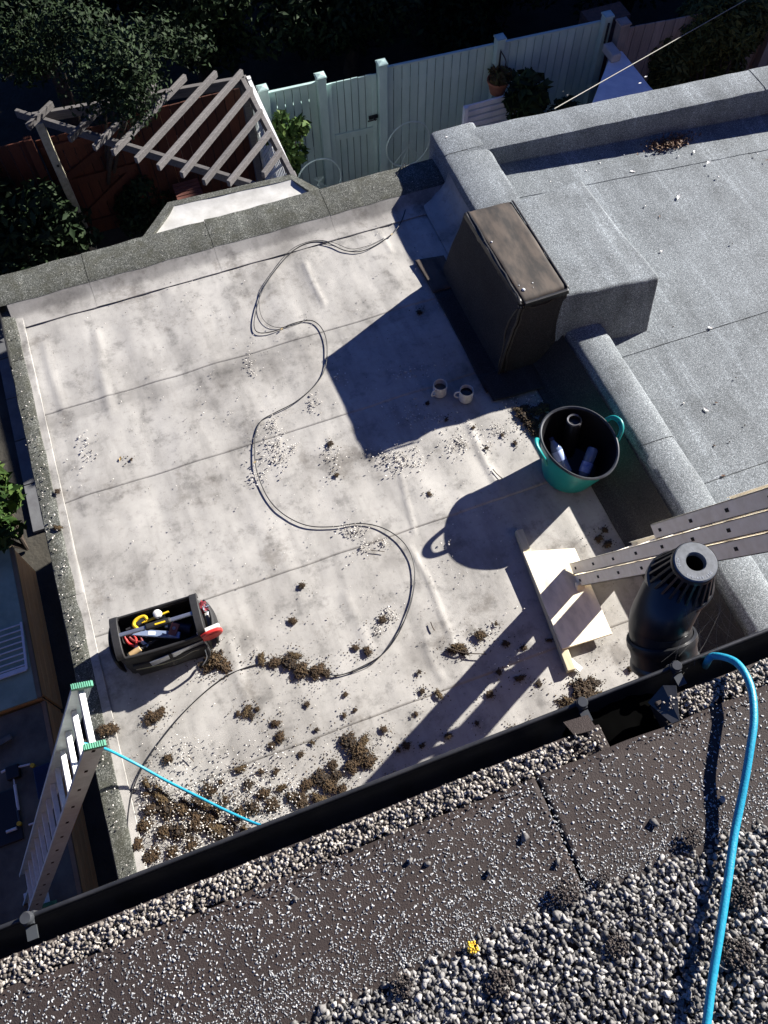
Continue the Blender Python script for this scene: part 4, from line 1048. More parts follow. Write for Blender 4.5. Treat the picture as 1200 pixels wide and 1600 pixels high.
tag(scatter('fallen_chippings', P, S, ROCKS, ICO1[1], m_white_chip, None), 'small pale stone chippings scattered over the felt roof', 'chippings')
# grit and crumbs of dirt, finer
P = []; S = []
for i in range(3600):
    q = W(RNG.uniform(30,1000), RNG.uniform(330,1350))
    if not (-1.05 < q.x < 1.95 and .3 < q.y < 4.42): continue
    t = dens_ok(q.x,q.y,8,1.6)+.45*max(0,(1.4-q.y))
    if t < RNG.uniform(-.15,.6): continue
    P.append((q.x,q.y,.0115)); S.append(RNG.uniform(.0012,.0036))
tag(scatter('dirt_crumbs', P, S, PEBS, ICO1[1], m_drymoss, None), 'fine dark crumbs of dirt scattered over the pale felt', 'dirt')

# moss clumps: fuzzy clusters, each its own object
def make_clump(seed_r, n, elong, mat_, tuftf=.13):
    P_, S_ = [], []
    for i in range(n):
        a = RNG.uniform(0,2*math.pi); q = RNG.random()**.65*(1+.9*noise.noise(Vector((math.cos(a)*1.9+seed_r*9,math.sin(a)*1.9,seed_r))))*(1.35 if RNG.random() < .12 else 1)
        h = math.sqrt(max(.02,1-min(1,q)**2))*.42*(1+.6*noise.noise(Vector((q*math.cos(a)*4,q*math.sin(a)*4,seed_r*5))))
        P_.append((q*math.cos(a)*elong, q*math.sin(a)/elong, h*RNG.uniform(0,1.0))); S_.append(tuftf*RNG.uniform(.5,1.6))
    o = scatter('moss_clump', P_, S_, PEBS, ICO1[1], mat_, None, kind=None)
    import bmesh
    V_, F_ = ico(5); bm = bmesh.new(); bm.from_mesh(o.data); vs = []
    for p in V_:
        rr_ = .80*(1+.8*noise.noise(Vector((p[0]*1.9+seed_r*9,p[1]*1.9,seed_r)))); p2 = Vector((p[0]*rr_*elong, p[1]*rr_/elong, max(-.02,p[2])*.34))
        p2 += noise.noise_vector(p2*5+Vector((seed_r,0,0)))*.14+noise.noise_vector(p2*13)*.07; p2.z = max(p2.z,-.02); vs.append(bm.verts.new(p2))
    for f in F_: bm.faces.new([vs[k] for k in f])
    bm.to_mesh(o.data); bm.free(); return o
protos = [make_clump(.3+i*.37, n_, e_, m_moss, tf) for i,(n_,e_,tf) in enumerate(((420,1.0,.07),(480,1.25,.065),(340,.85,.08),(520,1.1,.06),(440,1.45,.065),(320,1.0,.08)))]
used = [False]*len(protos)
MG = 'moss clumps fallen on the pale roof'
big_labels = {
 (335,1032):'large brown moss clump right of the tool bag front corner',
 (910,1078):'largest brown moss heap beside the timber batten end by the gutter',
 (263,1186):'round brown moss clump beside the cable below the tool bag',
 (516,693):'single dark moss clump in the middle of the roof beside white chips',
 (714,1012):'dark moss clump with a long dry twig sticking out to the right',
 (750,992):'loose brown moss clump right above the twig clump',
 (640,990):'x',
}
clumps = [(335,1032,20),(322,1040,12),(350,1040,12),(910,1078,20),(890,1098,14),(925,1068,12),(263,1186,9),(240,1120,13),(252,1112,8),(232,1128,7),(228,1225,8),(516,693,6),(526,742,5),(671,772,5),(458,970,7),(472,915,6),(714,1012,12),(725,1018,8),(750,992,11),(574,1018,9),(556,1012,6),(598,968,7),
 (408,1030,9),(452,1035,14),(470,1048,16),(495,1048,15),(430,1035,10),(510,1052,8),(460,1025,9),(545,1158,15),(560,1175,18),(550,1195,15),(575,1190,12),(520,1195,9),(568,1160,10),(500,1215,14),(515,1228,15),(535,1235,12),(480,1225,10),(470,1250,14),(500,1250,12),(525,1212,10),(455,1245,9),
 (430,1130,8),(437,1152,9),(425,1165,6),(376,1202,8),(388,1225,8),(345,1222,6),(352,1250,8),(330,1235,9),(322,1228,6),(385,1110,8),(393,1118,6),(402,1108,5),(372,1115,5),(412,1240,10),(425,1258,12),(440,1230,7),(395,1262,12),(375,1270,12),(432,1205,6),(408,1205,5),(470,1178,5),(488,1160,4),(495,1140,4),(635,1165,8),(622,1172,5),(600,1140,6),(660,1080,5),(685,1085,7),(655,1050,4),(540,1085,5),(555,1110,4),(538,1118,4),(480,1100,5),
 (250,1245,16),(262,1265,18),(285,1262,18),(305,1285,18),(330,1275,16),(310,1255,14),(335,1295,16),(280,1300,16),(255,1300,14),(300,1320,14),(225,1290,12),(235,1265,12),(320,1255,10),(345,1305,12),(270,1330,12),(215,1320,12),(240,1335,12),(360,1290,10),(380,1300,8),(228,1340,8),(340,1262,12),(228,1240,7),
 (905,1110,8),(880,1110,8),(935,1090,9),(985,1045,6),(780,1050,6),(790,1005,7),(818,1012,5),(765,1085,7),(812,1060,7),(842,1068,6),(828,1130,6),(660,1165,5),(700,1150,6),(800,1140,6),(858,1000,4),(905,680+320,4),(168,1140,12),(158,1142,9),(178,1138,8),(90,768,5),(90,825,6),(132,790+370,4),(945,828,6),(935,842,8),(950,850,7),(655,488,5),(697,655,4),(668,630,4),(775,975,4),(205,720-2,3),(650,1115,4),(745,1130,4),
 (845,640,14),(820,650,14),(832,662,14),(850,655,12),(838,675,12),(855,680,10),(815,640,10),(760,840-140,4),(740,668,4),(785,680,4),(805,692,4)]
special_z = {(168,1140):.028,(158,1142):.028,(178,1138):.028,(90,768):.030,(90,825):.030}
allm = []
for i,(x,y,r) in enumerate(clumps):
    z = special_z.get((x,y), .011); q = W(x,y,z); dist = (q-Vector(CAM)).length; rad = r*dist/FOC*(.80 if (y > 1190 and x < 360) else .9)
    k = i % len(protos)
    if not used[k]: o = protos[k]; used[k] = True
    else: o = protos[k].copy(); col.objects.link(o)
    o.location = q; o.scale = (rad,rad,rad*RNG.uniform(.7,1.0)); o.rotation_euler = (0,0,RNG.uniform(0,6.28))
    lab = big_labels.get((x,y)); o['group'] = MG; o['category'] = 'moss'
    if lab and lab != 'x': o['label'] = lab
    elif y > 1190 and x < 350: o['label'] = 'brown moss clump in the dense drift at the near left corner of the roof'
    elif y > 1190 and x < 700: o['label'] = 'brown moss clump among the scatter just beyond the gutter'
    elif x < 200: o['label'] = 'brown debris clump lying on the left felt edge'
    elif x > 800 and y < 700: o['label'] = 'black damp moss clump in the shaded corner left of the tub'
    elif x > 870: o['label'] = 'brown moss clump between the timber batten end and the gutter' if y > 1040 else 'dark damp moss clump in the shade beside the plywood board'
    elif x > 740 and y > 900: o['label'] = 'dark moss clump inside or beside the long ladder shadow'
    elif x > 650 and y > 900: o['label'] = 'small moss clump on the sunlit felt left of the ladder shadow'
    elif x > 650: o['label'] = 'tiny dark moss crumb on the far right part of the pale roof'
    elif y < 800: o['label'] = 'tiny dark moss crumb alone on the far half of the pale roof'
    elif 1015 < y < 1060 and x > 400: o['label'] = 'brown moss clump strung along the black cable near the middle'
    elif x < 350: o['label'] = 'dark moss clump between the tool bag shadow and the blue rope'
    elif y > 1090: o['label'] = 'small dark moss clump in the scatter right of the blue rope'
    elif x > 560: o['label'] = 'small dark moss clump touching or inside the bend of the black cable'
    else: o['label'] = 'lone dark moss clump on clean felt above the cable, right of the tool bag'
# moss crumbs between the clumps
P = []; S = []
for (x,y,r) in clumps:
    if (x,y) in special_z: continue
    for i in range(int(r*3.2)):
        q = W(x+RNG.normal()*r*1.5, y+RNG.normal()*r*1.2)
        if q.x < -1.03 or q.y < .3: continue
        P.append((q.x,q.y,.013)); S.append(RNG.uniform(.0012,.0052))
for i in range(5200):
    q = W(RNG.uniform(195,640), RNG.uniform(1060,1380))
    if q.x < -1.02 or q.y < .3: continue
    dn = .12-(q.y-.5)*1.0+1.6*noise.noise(Vector((q.x*5,q.y*5,13)))
    if q.x > .35: dn -= .5
    if RNG.random() > dn: continue
    P.append((q.x,q.y,.013+RNG.uniform(0,.006))); S.append(RNG.uniform(.0016,.0050))
tag(scatter('moss_crumbs', P, S, PEBS, ICO1[1], m_moss, None), 'loose brown moss crumbs littering the near edge of the pale roof', 'moss')
# twigs
def twig(pts, r, z, lab):
    o = G().tube(catmull([W(x,y,z) for x,y in pts],6), r, 6).build('twig', m_bark, smooth=True); tag(o, lab, 'twig', 'twigs on the roof')
twig([(700,1012),(725,1020),(760,1022)], .003, .024, 'long pale twig pointing right from a moss clump')
twig([(673,972),(676,980),(679,985)], .003, .014, 'short dark twig in the sunlit middle right of the roof')
twig([(770,733),(776,740),(785,748)], .0032, .014, 'short twig on the sunlit felt left of the tub')
twig([(580,860),(592,861),(601,862)], .0022, .014, 'thin twig beside white chips near the cable bend')
twig([(292,1180),(299,1186),(303,1190)], .002, .014, 'tiny twig above the blue rope')
twig([(712,683),(722,690),(728,694)], .002, .014, 'thin curved twig beside white chips near the shadow edge')
# leaf with yellow edges
def leaf(p, s, m, z, lab, rzz=0):
    q = W(*p,z); g = G(); g.add([(-s,0,0),(-.3*s,.4*s,.25*s),(.5*s,.35*s,.1*s),(s,0,.3*s),(.4*s,-.4*s,.15*s),(-.4*s,-.35*s,.2*s),(0,0,.02*s)], [(6,0,1),(6,1,2),(6,2,3),(6,3,4),(6,4,5),(6,5,0)])
    o = g.build('dead_leaf', m); o.location = q; o.rotation_euler = (0,0,rzz); tag(o, lab, 'leaf'); return o
leaf((188,717), .018, M('yellow_brown_leaf',(.45,.32,.10),(.2,.12,.05),scale=60), .012, 'curled yellow brown leaf on the left part of the pale roof', 1.2)
leaf((598,846-2), .008, M('tan_leaf',(.3,.2,.1),rough=.8), .012, 'tiny tan leaf beside white chips at the cable bend', .3)

# debris on the grey roof: petals, small stones, leaf pile
PS = [(1060,308,.011,1),(1031,338,.008,0),(1045,219,.010,1),(989,268,.009,1),(927,212,.007,1),(1107,254,.009,1),(1060,244,.006,1),(812,286,.010,0),(860,284,.007,1),(798,272,.006,1),(1033,393,.007,1),(1110,512,.008,1),(1008,322,.006,1),(1144,380,.006,0),(1103,640,.009,1),(1119,629,.008,0),(1164,664,.006,0),(1130,743,.010,0),(1116,696,.007,0),(1152,780,.011,0),(1010,657-200,.006,0),(1052,512-2,.006,0),(1085,237,.008,1),(1122,276,.006,1),(1112,270,.005,0),(1075,222,.006,1),(975,242,.006,1),(915,267,.006,1),(874,255,.005,1),(937,255,.005,1),(820,269,.009,0),(815,292,.006,1),(1183,240,.006,1),(1198,250,.008,0),(1041,207,.006,0),(1150,590,.005,0),(1068,650-20,.005,1),(1140,690,.006,0)]
for i,(x,y,s,w_) in enumerate(PS):
    q = W(x,y,.095)
    if s > .0065:
        o = leaf((x,y), s*(2.3 if w_ else 1.6), m_white if w_ else m_leafdead, .098, 'x', RNG.uniform(0,6)); o.name = 'petal' if w_ else 'dead_leaf'
        o['category'] = 'petal' if w_ else 'leaf'; o['group'] = 'petals and leaves on the grey roof'
        o['label'] = 'small cream petal lying on the grey felt roof' if w_ else 'small brown dead leaf lying on the grey felt roof'
P = [W(x,y,.10) for x,y,s,w_ in PS if s <= .007 and w_]; tag(scatter('petal_crumbs', P, [.008]*len(P), PEBS, ICO1[1], m_white), 'tiny cream petal crumbs dotted over the grey roof', 'petals')
P = [W(x,y,.10) for x,y,s,w_ in PS if s <= .007 and not w_]; tag(scatter('dark_crumbs', P, [.006]*len(P), PEBS, ICO1[1], m_drymoss), 'tiny dark crumbs dotted over the grey roof', 'dirt')
c = W(1048,226,.10)
nl = 620; V = []; F = []
for i in range(nl):
    p = Vector((c.x+RNG.normal()*.085, c.y+.015+RNG.normal()*.030, .098+RNG.uniform(0,.035))); t_ = Vector(RNG.normal(size=3)).normalized(); s_ = t_.cross(Vector((RNG.uniform(-.5,.5),RNG.uniform(-.5,.5),1))).normalized(); z_ = RNG.uniform(.006,.016)
    b_ = len(V); V += [p-t_*z_, p+s_*z_*.5+Vector((0,0,.002)), p+t_*z_, p-s_*z_*.5]; F += [(b_,b_+1,b_+2),(b_,b_+2,b_+3)]
g = G(); g.add(V,F); tag(g.build('dead_leaf_pile', m_leafdead), 'heap of reddish brown dead leaves against the back parapet of the grey roof', 'leaves', kind='stuff')
for p_, s_ in (((887,149),.012),((880,143),.008),((498,1),.0)):
    if s_: o = leaf(p_, s_*1.2, m_black, .292, 'x'); o['label'] = 'black leaf scrap on top of the far parapet' if s_ > .01 else 'smaller black leaf scrap beside the larger one on the far parapet'
for p_ in ((1009,120),(1000,130)):
    o = leaf(p_, .014, m_white, .30, 'x'); o['label'] = 'white feather scrap on the far parapet, upper one' if p_[1] == 120 else 'white feather scrap on the far parapet, lower one'; o['category'] = 'feather'; o.name = 'feather'
o = leaf((698,214), .014, m_white, .272, 'x'); o['label'] = 'white dropping on the corner of the felted parapet'; o['category'] = 'dropping'; o.name = 'bird_dropping'

# ------------------------------------------------------------------ garden: teal fence
ZT, ZG = -1.7, -3.47
FY = lambda x: 8.29-.052*(x-1.6)
def fence_root(name, x, lab, cat='fence', grp=None): return wroot(name, (x,FY(x),-3.5), lab, cat, grp)
tf = fence_root('teal_fence', 3.6, 'pale teal painted board fence with capped posts along the garden end')
def boards(x0, x1, root, m, w=.1, gap=.008, z0=ZG+.03, z1=ZT, th=.016, fyf=FY):
    n = max(1, round((x1-x0)/w)); ww = (x1-x0)/n
    for i in range(n):
        a = x0+i*ww+gap/2; b = a+ww-gap; ya_, yb_ = fyf(a), fyf(b)
        g = G().prism([(a,ya_),(b,yb_),(b,yb_+th),(a,ya_+th)], z0, [z1+.004*RNG.uniform(-1,1)]*4); g.build('board', m, root, bevel=.002)
def post(x, root, m, z1=ZT+.10, w=.1, cap=True, fyf=FY, dy=-.03):
    y = fyf(x)+dy; g = G().box((x-w/2,y-w/2,-3.5),(x+w/2,y+w/2,z1)); p = g.build('post', m, root, bevel=.004)
    if cap:
        g = G().box((x-w*.58,y-w*.58,z1),(x+w*.58,y+w*.58,z1+.018)); g.add([(x-w*.5,y-w*.5,z1+.022),(x+w*.5,y-w*.5,z1+.022),(x+w*.5,y+w*.5,z1+.022),(x-w*.5,y+w*.5,z1+.022),(x,y,z1+.035)],[(0,1,4),(1,2,4),(2,3,4),(3,0,4)])
        c_ = g.build('post_cap', m, root); c_.parent = p
px_posts = [1.60, 2.255, 2.965, 4.375, 5.704]
for a, b in ((1.65,2.205),(3.015,4.325),(4.425,5.654)): boards(a, b, tf, m_teal)
for x in px_posts: post(x, tf, m_teal)
for a, b in ((1.65,2.205),(3.015,4.325),(4.425,5.654)):
    for z in (-1.95,-2.6,-3.25): G().prism([(a,FY(a)+.02),(b,FY(b)+.02),(b,FY(b)+.06),(a,FY(a)+.06)], z-.04, z+.04).build('rail', m_teal, tf)
    G().prism([(a,FY(a)-.004),(b,FY(b)-.004),(b,FY(b)+.03),(a,FY(a)+.03)], ZT+.002, ZT+.02).build('capping', m_teal, tf)
gt = fence_root('teal_gate', 2.6, 'teal boarded garden gate with black latch between two fence posts', 'gate')
boards(2.36, 2.86, gt, m_teal, z1=ZT-.03, w=.085)
for a,b in ((2.32,2.375),(2.85,2.905)): G().prism([(a,FY(a)-.022),(b,FY(b)-.022),(b,FY(b)-.002),(a,FY(a)-.002)], ZG+.05, ZT-.02).build('stile', m_teal, gt, bevel=.002)
for z in (-2.44,-3.3): G().prism([(2.377,FY(2.3)-.024),(2.848,FY(2.9)-.024),(2.848,FY(2.9)-.003),(2.377,FY(2.3)-.003)], z-.04, z+.04).build('ledge', m_teal, gt, bevel=.002)
q = W(583,181,8.2,1); lt = G().box((q.x-.06,8.17,q.z-.02),(q.x+.05,8.19,q.z+.02)).build('latch', m_black, gt); g = G().tube([(q.x,8.17,q.z),(q.x,8.12,q.z)], .01, 8); g.tube([(q.x-.09,8.13,q.z-.0),(q.x+.02,8.13,q.z)], .008, 8); l2 = g.build('latch_handle', m_black, gt); l2.parent = lt
G().box((2.985,8.18,ZT-.02-.22),(2.995,8.19,ZT+.02)).build('hanging_strap', m_black, tf)

# hanging pot on its bracket
q = W(778,132,8.02,1)
hp = wroot('hanging_flowerpot', q, 'terracotta flowerpot of brown foliage hanging from a black bracket on the fence', 'flowerpot')
G().lathe([(0,-.10),(.085,-.10),(.125,.04),(.135,.045),(.135,.07),(.12,.07),(.11,.03),(0,.03)], 28, tuple(q)).build('pot', m_terra, hp, smooth=True)
cc, rr = clump_centers((q.x,q.y,q.z+.13), (.12,.12,.07), 12, .06); leafcloud('foliage', cc, rr, 900, .03, m_leaf4, hp)
bq = Vector((4.375, FY(4.375)-.09, ZT-.05))
g = G().tube(catmull([bq+Vector((0,.02,.05)),bq+Vector((.0,-.0,-.2)),bq+Vector((0,.0,-.25))],5), .012, 6); g.tube(catmull([bq+Vector((0,0,.03)),bq+Vector((.02,-.10,-.02)),bq+Vector((.01,-.12,-.1))],6), .008, 6); g.build('bracket', m_black, hp, smooth=True)
G().tube([bq+Vector((.01,-.12,-.1)), Vector((q.x,q.y,q.z+.2))], .003, 5).build('hook_wire', m_black, hp)
bq = Vector((5.704, FY(5.704)-.09, ZT-.0))
g = G().tube(catmull([bq+Vector((0,.0,.04)),bq+Vector((0,0,-.1)),bq+Vector((0,0,-.2))],5), .013, 6); g.tube(catmull([bq+Vector((0,0,.03)),bq+Vector((-.03,-.05,.03)),bq+Vector((-.04,-.06,-.1)),bq+Vector((0,0,-.17))],6), .007, 6)
tag(g.build('empty_bracket', m_black, smooth=True), 'empty black scroll bracket on the last fence post at the right', 'bracket')

# bench against the fence
def bench():
    b0, b1 = W(724,166,7.75,1), W(815,143,7.75,1)
    r = wroot('white_bench', (b0.x,7.6,-3.5), 'white painted slatted bench in front of the teal fence', 'bench')
    zt_ = b0.z; L0, L1 = b0.x, b1.x+.15
    for i in range(5):
        z = zt_-.045-i*.085; G().box((L0+.05,7.75,z-.03),(L1-.05,7.775,z+.03)).build('back_slat', m_bluewhite, r, bevel=.004)
    for x in (L0,L1):
        G().box((x,7.70,-3.47),(x+.05,7.76,zt_)).build('leg', m_bluewhite, r, bevel=.004); G().box((x,7.25,-3.47),(x+.05,7.31,-3.0+zt_*0)).build('leg', m_bluewhite, r, bevel=.004)
        G().box((x,7.25,zt_-.32),(x+.05,7.76,zt_-.27)).build('arm', m_bluewhite, r, bevel=.004)
    for i in range(5): G().box((L0,7.27+i*.09,-3.02),(L1+.05,7.34+i*.09,-2.995)).build('seat_slat', m_bluewhite, r, bevel=.004)
bench()

# round-backed wire chairs
def wire_chair(px, py, lab, k):
    q = W(px, py, 7.7, 1); r = empty('round_wire_chair', (q.x,7.55,-3.47), 0, lab, 'chair', 'round backed wire chairs by the fence')
    zc = q.z-.0+3.47-.30*1.0; rx = .27
    ring = [(rx*math.cos(t), .18+.10*math.sin(t)*0, zc+.30*math.sin(t)) for t in np.linspace(0,2*math.pi,33)]
    G().tube(ring, .009, 6, caps=False).build('back_ring', m_hoop, r, smooth=True)
    g = G()
    for t in (-2.3,-1.9,-1.57,-1.2,-.85): g.tube([(rx*math.cos(t), .18, zc+.30*math.sin(t)), (-rx*.55*math.cos(t)*.6, .18, zc+.30*math.sin(t+math.pi)*.2)], .005, 5)
    g.build('back_spoke', m_hoop, r, smooth=True)
    zs = .45
    G().tube([(.22*math.cos(t), -.04+.22*math.sin(t), zs) for t in np.linspace(0,2*math.pi,33)], .009, 6, caps=False).build('seat_ring', m_hoop, r, smooth=True)
    G().lathe([(0,zs-.003),(.215,zs-.003),(.215,zs+.003),(0,zs+.003)], 32, (0,-.04,0)).build('seat', m_hoop, r)
    for a in (.8,2.3,3.9,5.5): G().tube([(.2*math.cos(a),-.04+.2*math.sin(a),zs),(.26*math.cos(a),-.04+.26*math.sin(a),0)], .008, 6).build('leg', m_hoop, r, smooth=True)
    for s in (-1,1): G().tube([(s*.19,.12,zs),(s*.2,.18,zc-.2)], .008, 6).build('back_support', m_hoop, r, smooth=True)
wire_chair(497,252,'round backed wire chair in front of the gate left post',0)
wire_chair(640,194,'round backed wire chair right of the gate, beside the parapet corner',1)

# spiky plant, leafy plant, climber
def spiky(c, n, L, m, lab):
    r = wroot('spiky_plant', c, lab, 'plant'); 
    for i in range(n):
        a = RNG.uniform(0,6.28); e = RNG.uniform(.5,1.3); l = L*RNG.uniform(.7,1.1); V = []; k_ = 7
        for j in range(k_+1):
            t = j/k_; h = l*t; out = h*math.cos(e)+.10*t*t; z = h*math.sin(e)-.35*l*t*t*math.cos(e); w_ = .022*(1-t)**.7+.001
            p = Vector((c[0]+out*math.cos(a), c[1]+out*math.sin(a), c[2]+z)); s_ = Vector((-math.sin(a),math.cos(a),0))*w_; V += [p-s_, p+s_]
        g = G(); g.add(V, [(2*j,2*j+1,2*j+3,2*j+2) for j in range(k_)]); g.build('leaf', m, r, smooth=True)
sp = W(905,150,7.75,1)
spiky((sp.x,sp.y-.15,-3.47), 26, 1.35, m_leaf3, 'spiky sword leaved plant in front of the right end of the teal fence')
def shrub(name, lab, base, centers, radii, n, size, m, cat='shrub', long=1.8, stemr=.02, group=None, shell=.55):
    r = wroot(name, base, lab, cat, group)
    C = np.array(centers); g = G()
    for c_ in C[::max(1,len(C)//7)]:
        b0 = Vector(base); c0 = Vector(c_); g.tube(catmull([b0, b0.lerp(c0,.5)+Vector((RNG.uniform(-.05,.05),RNG.uniform(-.05,.05),.05)), c0],4), [stemr*(1-.8*i/8) for i in range(9)], 6)
    g.build('stem', m_bark, r, smooth=True); leafcloud('foliage', centers, radii, n, size, m, r, long=long, shell=shell); return r
q = W(820,165,7.6,1); cc, rr = clump_centers((q.x,q.y,q.z+.05), (.22,.2,.3), 14, .12); shrub('leafy_plant','low broad leaved plant at the right end of the white bench',(q.x,q.y,-3.47),cc,rr,420,.09,m_leaf1)
q = W(860,180,7.5,1); cc, rr = clump_centers((q.x+.1,q.y-.1,q.z), (.2,.2,.25), 12, .1); shrub('leafy_plant','small dark plant low between bench and spiky plant',(q.x+.1,q.y-.1,-3.47),cc,rr,300,.07,m_leaf1)
cc = []; rr = []
for (x,y) in ((440,190),(436,205),(446,215),(452,235),(448,250),(462,205),(470,197),(468,240),(430,215),(455,262)):
    q = W(x,y,7.9,1); cc.append(tuple(q)); rr.append(.10)
q = W(450,262,7.9,1); shrub('climbing_plant','bright green climber growing up the fence beside the pergola trellis',(q.x,7.9,-3.47),cc,rr,900,.055,m_leaf3,'climber')

# white painted wall with a sloping flat top at the fence end, and its brick pier
ZW = -1.9
wp = [W(955,82,ZW), W(972,78,ZW), W(1016,134,ZW), W(925,160,ZW)]
ww = wroot('white_garden_wall', (5.9,8,-3.5), 'white painted low wall block at the right end of the teal fence', 'wall')
G().prism([(p.x,p.y) for p in (wp[0], wp[3], wp[3]+Vector((-.1,-.9,0)), wp[2]+Vector((.12,-.9,0)), wp[2], wp[1])], -3.5, ZW).build('wall_block', m_bluewhite, ww, bevel=.02)
G().box((5.60,7.62,ZW+.002),(5.72,7.86,ZW+.10)).build('stone_block', m_render, ww, bevel=.015)
# plain board fence running right
q0, q1 = W(968,50,-1.75), W(1210,0,-1.75)
rf = wroot('grey_board_fence', (7.5,7.9,-3.5), 'pinkish grey boarded fence behind the white wall, half hidden by shrubs', 'fence')
q1b = q0+Vector((4.2,-.35,0)); fyr = lambda x: q0.y+(q1b.y-q0.y)*(x-q0.x)/(q1b.x-q0.x)
boards(q0.x+.06, q0.x+4.2, rf, m_pinkgrey, w=.13, fyf=fyr, z1=-1.72); post(q0.x, rf, m_pinkgrey, z1=-1.62, fyf=fyr, w=.12); post(q0.x+2.1, rf, m_pinkgrey, z1=-1.62, fyf=fyr, w=.12)
# brick pier between
G().box((5.76,8.42,-3.5),(q0.x+.02 if q0.x > 6 else 6.3,8.7,-1.95)).build('brick_pier', m_brick, ww)

# red-brown fence and double gate behind the pergola
FR = lambda x: 8.85
rb = wroot('red_brown_fence', (0,8.4,-3.5), 'dark red brown stained board fence behind the pergola', 'fence')
boards(-4.2, -.98, rb, m_redwood, w=.13, fyf=FR, z1=-1.95); boards(.10, 1.50, rb, m_redwood, w=.13, fyf=FR, z1=-1.95)
for x in (-2.6,-1.0,.12): post(x, rb, m_redwood, fyf=FR, cap=False, z1=-1.9, w=.09)
rg = wroot('red_brown_gate', (-.45,8.4,-3.5), 'ledged and braced red brown garden gate behind the pergola post', 'gate')
boards(-.94, .06, rg, m_redwood, w=.12, fyf=FR, z1=-1.98)
for z in (-2.1,-2.6,-3.25): G().box((-.92,8.812,z-.045),(.04,8.845,z+.045)).build('ledge', m_redwood, rg, bevel=.003)
for a,b in (((-.9,-2.58),(.0,-2.14)),((-.9,-3.22),(.0,-2.64))): G().beam((a[0],8.828,a[1]),(b[0],8.828,b[1]), .03,.09, up=(0,0,1)).build('brace', m_redwood, rg)

# pergola
pg = wroot('pergola', (-.9,8.6,-3.5), 'silvered timber corner pergola with slanting rafters over the garden corner', 'pergola')
PZ = -1.5
def pgp(u, v, z=PZ): return W(u/2.609, v/2.609+100, z)
tl, br, tr, rbm_ = pgp(80,180), pgp(1070,495), pgp(985,50), pgp(1200,455)
G().beam(tl+Vector((-.05,.02,-.06)), br+Vector((.15,-.12,-.06)), .045,.09).build('beam', m_oldtimber, pg, bevel=.004)
G().beam(pgp(165,190)+Vector((-.1,0,-.065)), tr+Vector((.05,0,-.065)), .05,.11).build('beam', m_oldtimber, pg, bevel=.004)
G().beam(tr+Vector((0,.06,-.065)), rbm_+Vector((0,-.1,-.065)), .05,.11).build('beam', m_oldtimber, pg, bevel=.004)
raf = [((755,75),(465,380)),((880,60),(560,410)),((985,55),(650,440)),((1025,125),(745,470)),((1065,215),(835,500)),((1100,300),(935,505)),((1145,375),(1075,470))]
stp = Vector(pgp(560,410)-pgp(465,380))
rp_ = [(pgp(*a), pgp(*b)) for a,b in raf]
d0 = rp_[0][0]-rp_[0][1]
for k_,uv in enumerate(((390,360),(290,325),(120,275))):
    e = pgp(*uv); rp_.append((e+d0*(.82-.2*k_ if k_ < 2 else .3), e))
for a, b in rp_:
    up_ = Vector((0,0,.05)); G().beam(a+up_+(a-b).normalized()*.02, b+up_, .038,.07).build('rafter', m_oldtimber, pg, bevel=.004)
pt = W(62,195,-1.6)
G().box((pt.x-.045,pt.y-.045,-3.5),(pt.x+.045,pt.y+.045,-1.56)).build('post', m_post, pg, bevel=.005)
for z in (-2.1,-2.8): G().tube([(pt.x+.01,pt.y-.044,z),(pt.x+.01,pt.y-.052,z)], .014, 10).build('bolt_head', m_black, pg)
for p in (tr, rbm_+Vector((0,.1,0))): G().box((p.x-.04,p.y-.04,-3.5),(p.x+.04,p.y+.04,-1.56)).build('post', m_oldtimber, pg, bevel=.005)
# white trellis panel under the right-hand beam
tx = tr.x+.06
trl = wroot('white_trellis', (tx,7.6,-3.5), 'pale diagonal trellis panel against the right side of the pergola', 'trellis')
y0_, y1_ = rbm_.y-.2, tr.y+.05
G().box((tx,y1_-.05,-3.5),(tx+.04,y1_,-1.55)).build('frame', m_whitep, trl); G().box((tx,y0_,-3.5),(tx+.04,y0_+.05,-1.55)).build('frame', m_whitep, trl)
G().box((tx,y0_+.05,-1.62),(tx+.04,y1_-.05,-1.57)).build('frame', m_whitep, trl); G().box((tx,y0_+.05,-3.45),(tx+.04,y1_-.05,-2.75)).build('lower_panel', m_whitep, trl)
H0, H1 = -2.75, -1.62
for s in (-1,1):
    t_ = y0_-1.2
    while t_ < y1_+1.2:
        a = Vector((tx+.01+.01*(s > 0), t_, H0)); b = Vector((tx+.01+.01*(s > 0), t_+s*(H1-H0), H1))
        # clip to the frame
        def cl(p, q_):
            d_ = q_-p; t0, t1 = 0, 1
            for lo_, hi_ in ((y0_+.05,y1_-.05),):
                if abs(d_.y) > 1e-6:
                    ta, tb_ = (lo_-p.y)/d_.y, (hi_-p.y)/d_.y
                    if ta > tb_: ta, tb_ = tb_, ta
                    t0, t1 = max(t0,ta), min(t1,tb_)
            return (p+d_*t0, p+d_*t1) if t1-t0 > .05 else None
        r_ = cl(a,b)
        if r_: G().beam(r_[0], r_[1], .03,.008, up=(1,0,0)).build('lath', m_whitep, trl)
        t_ += .17
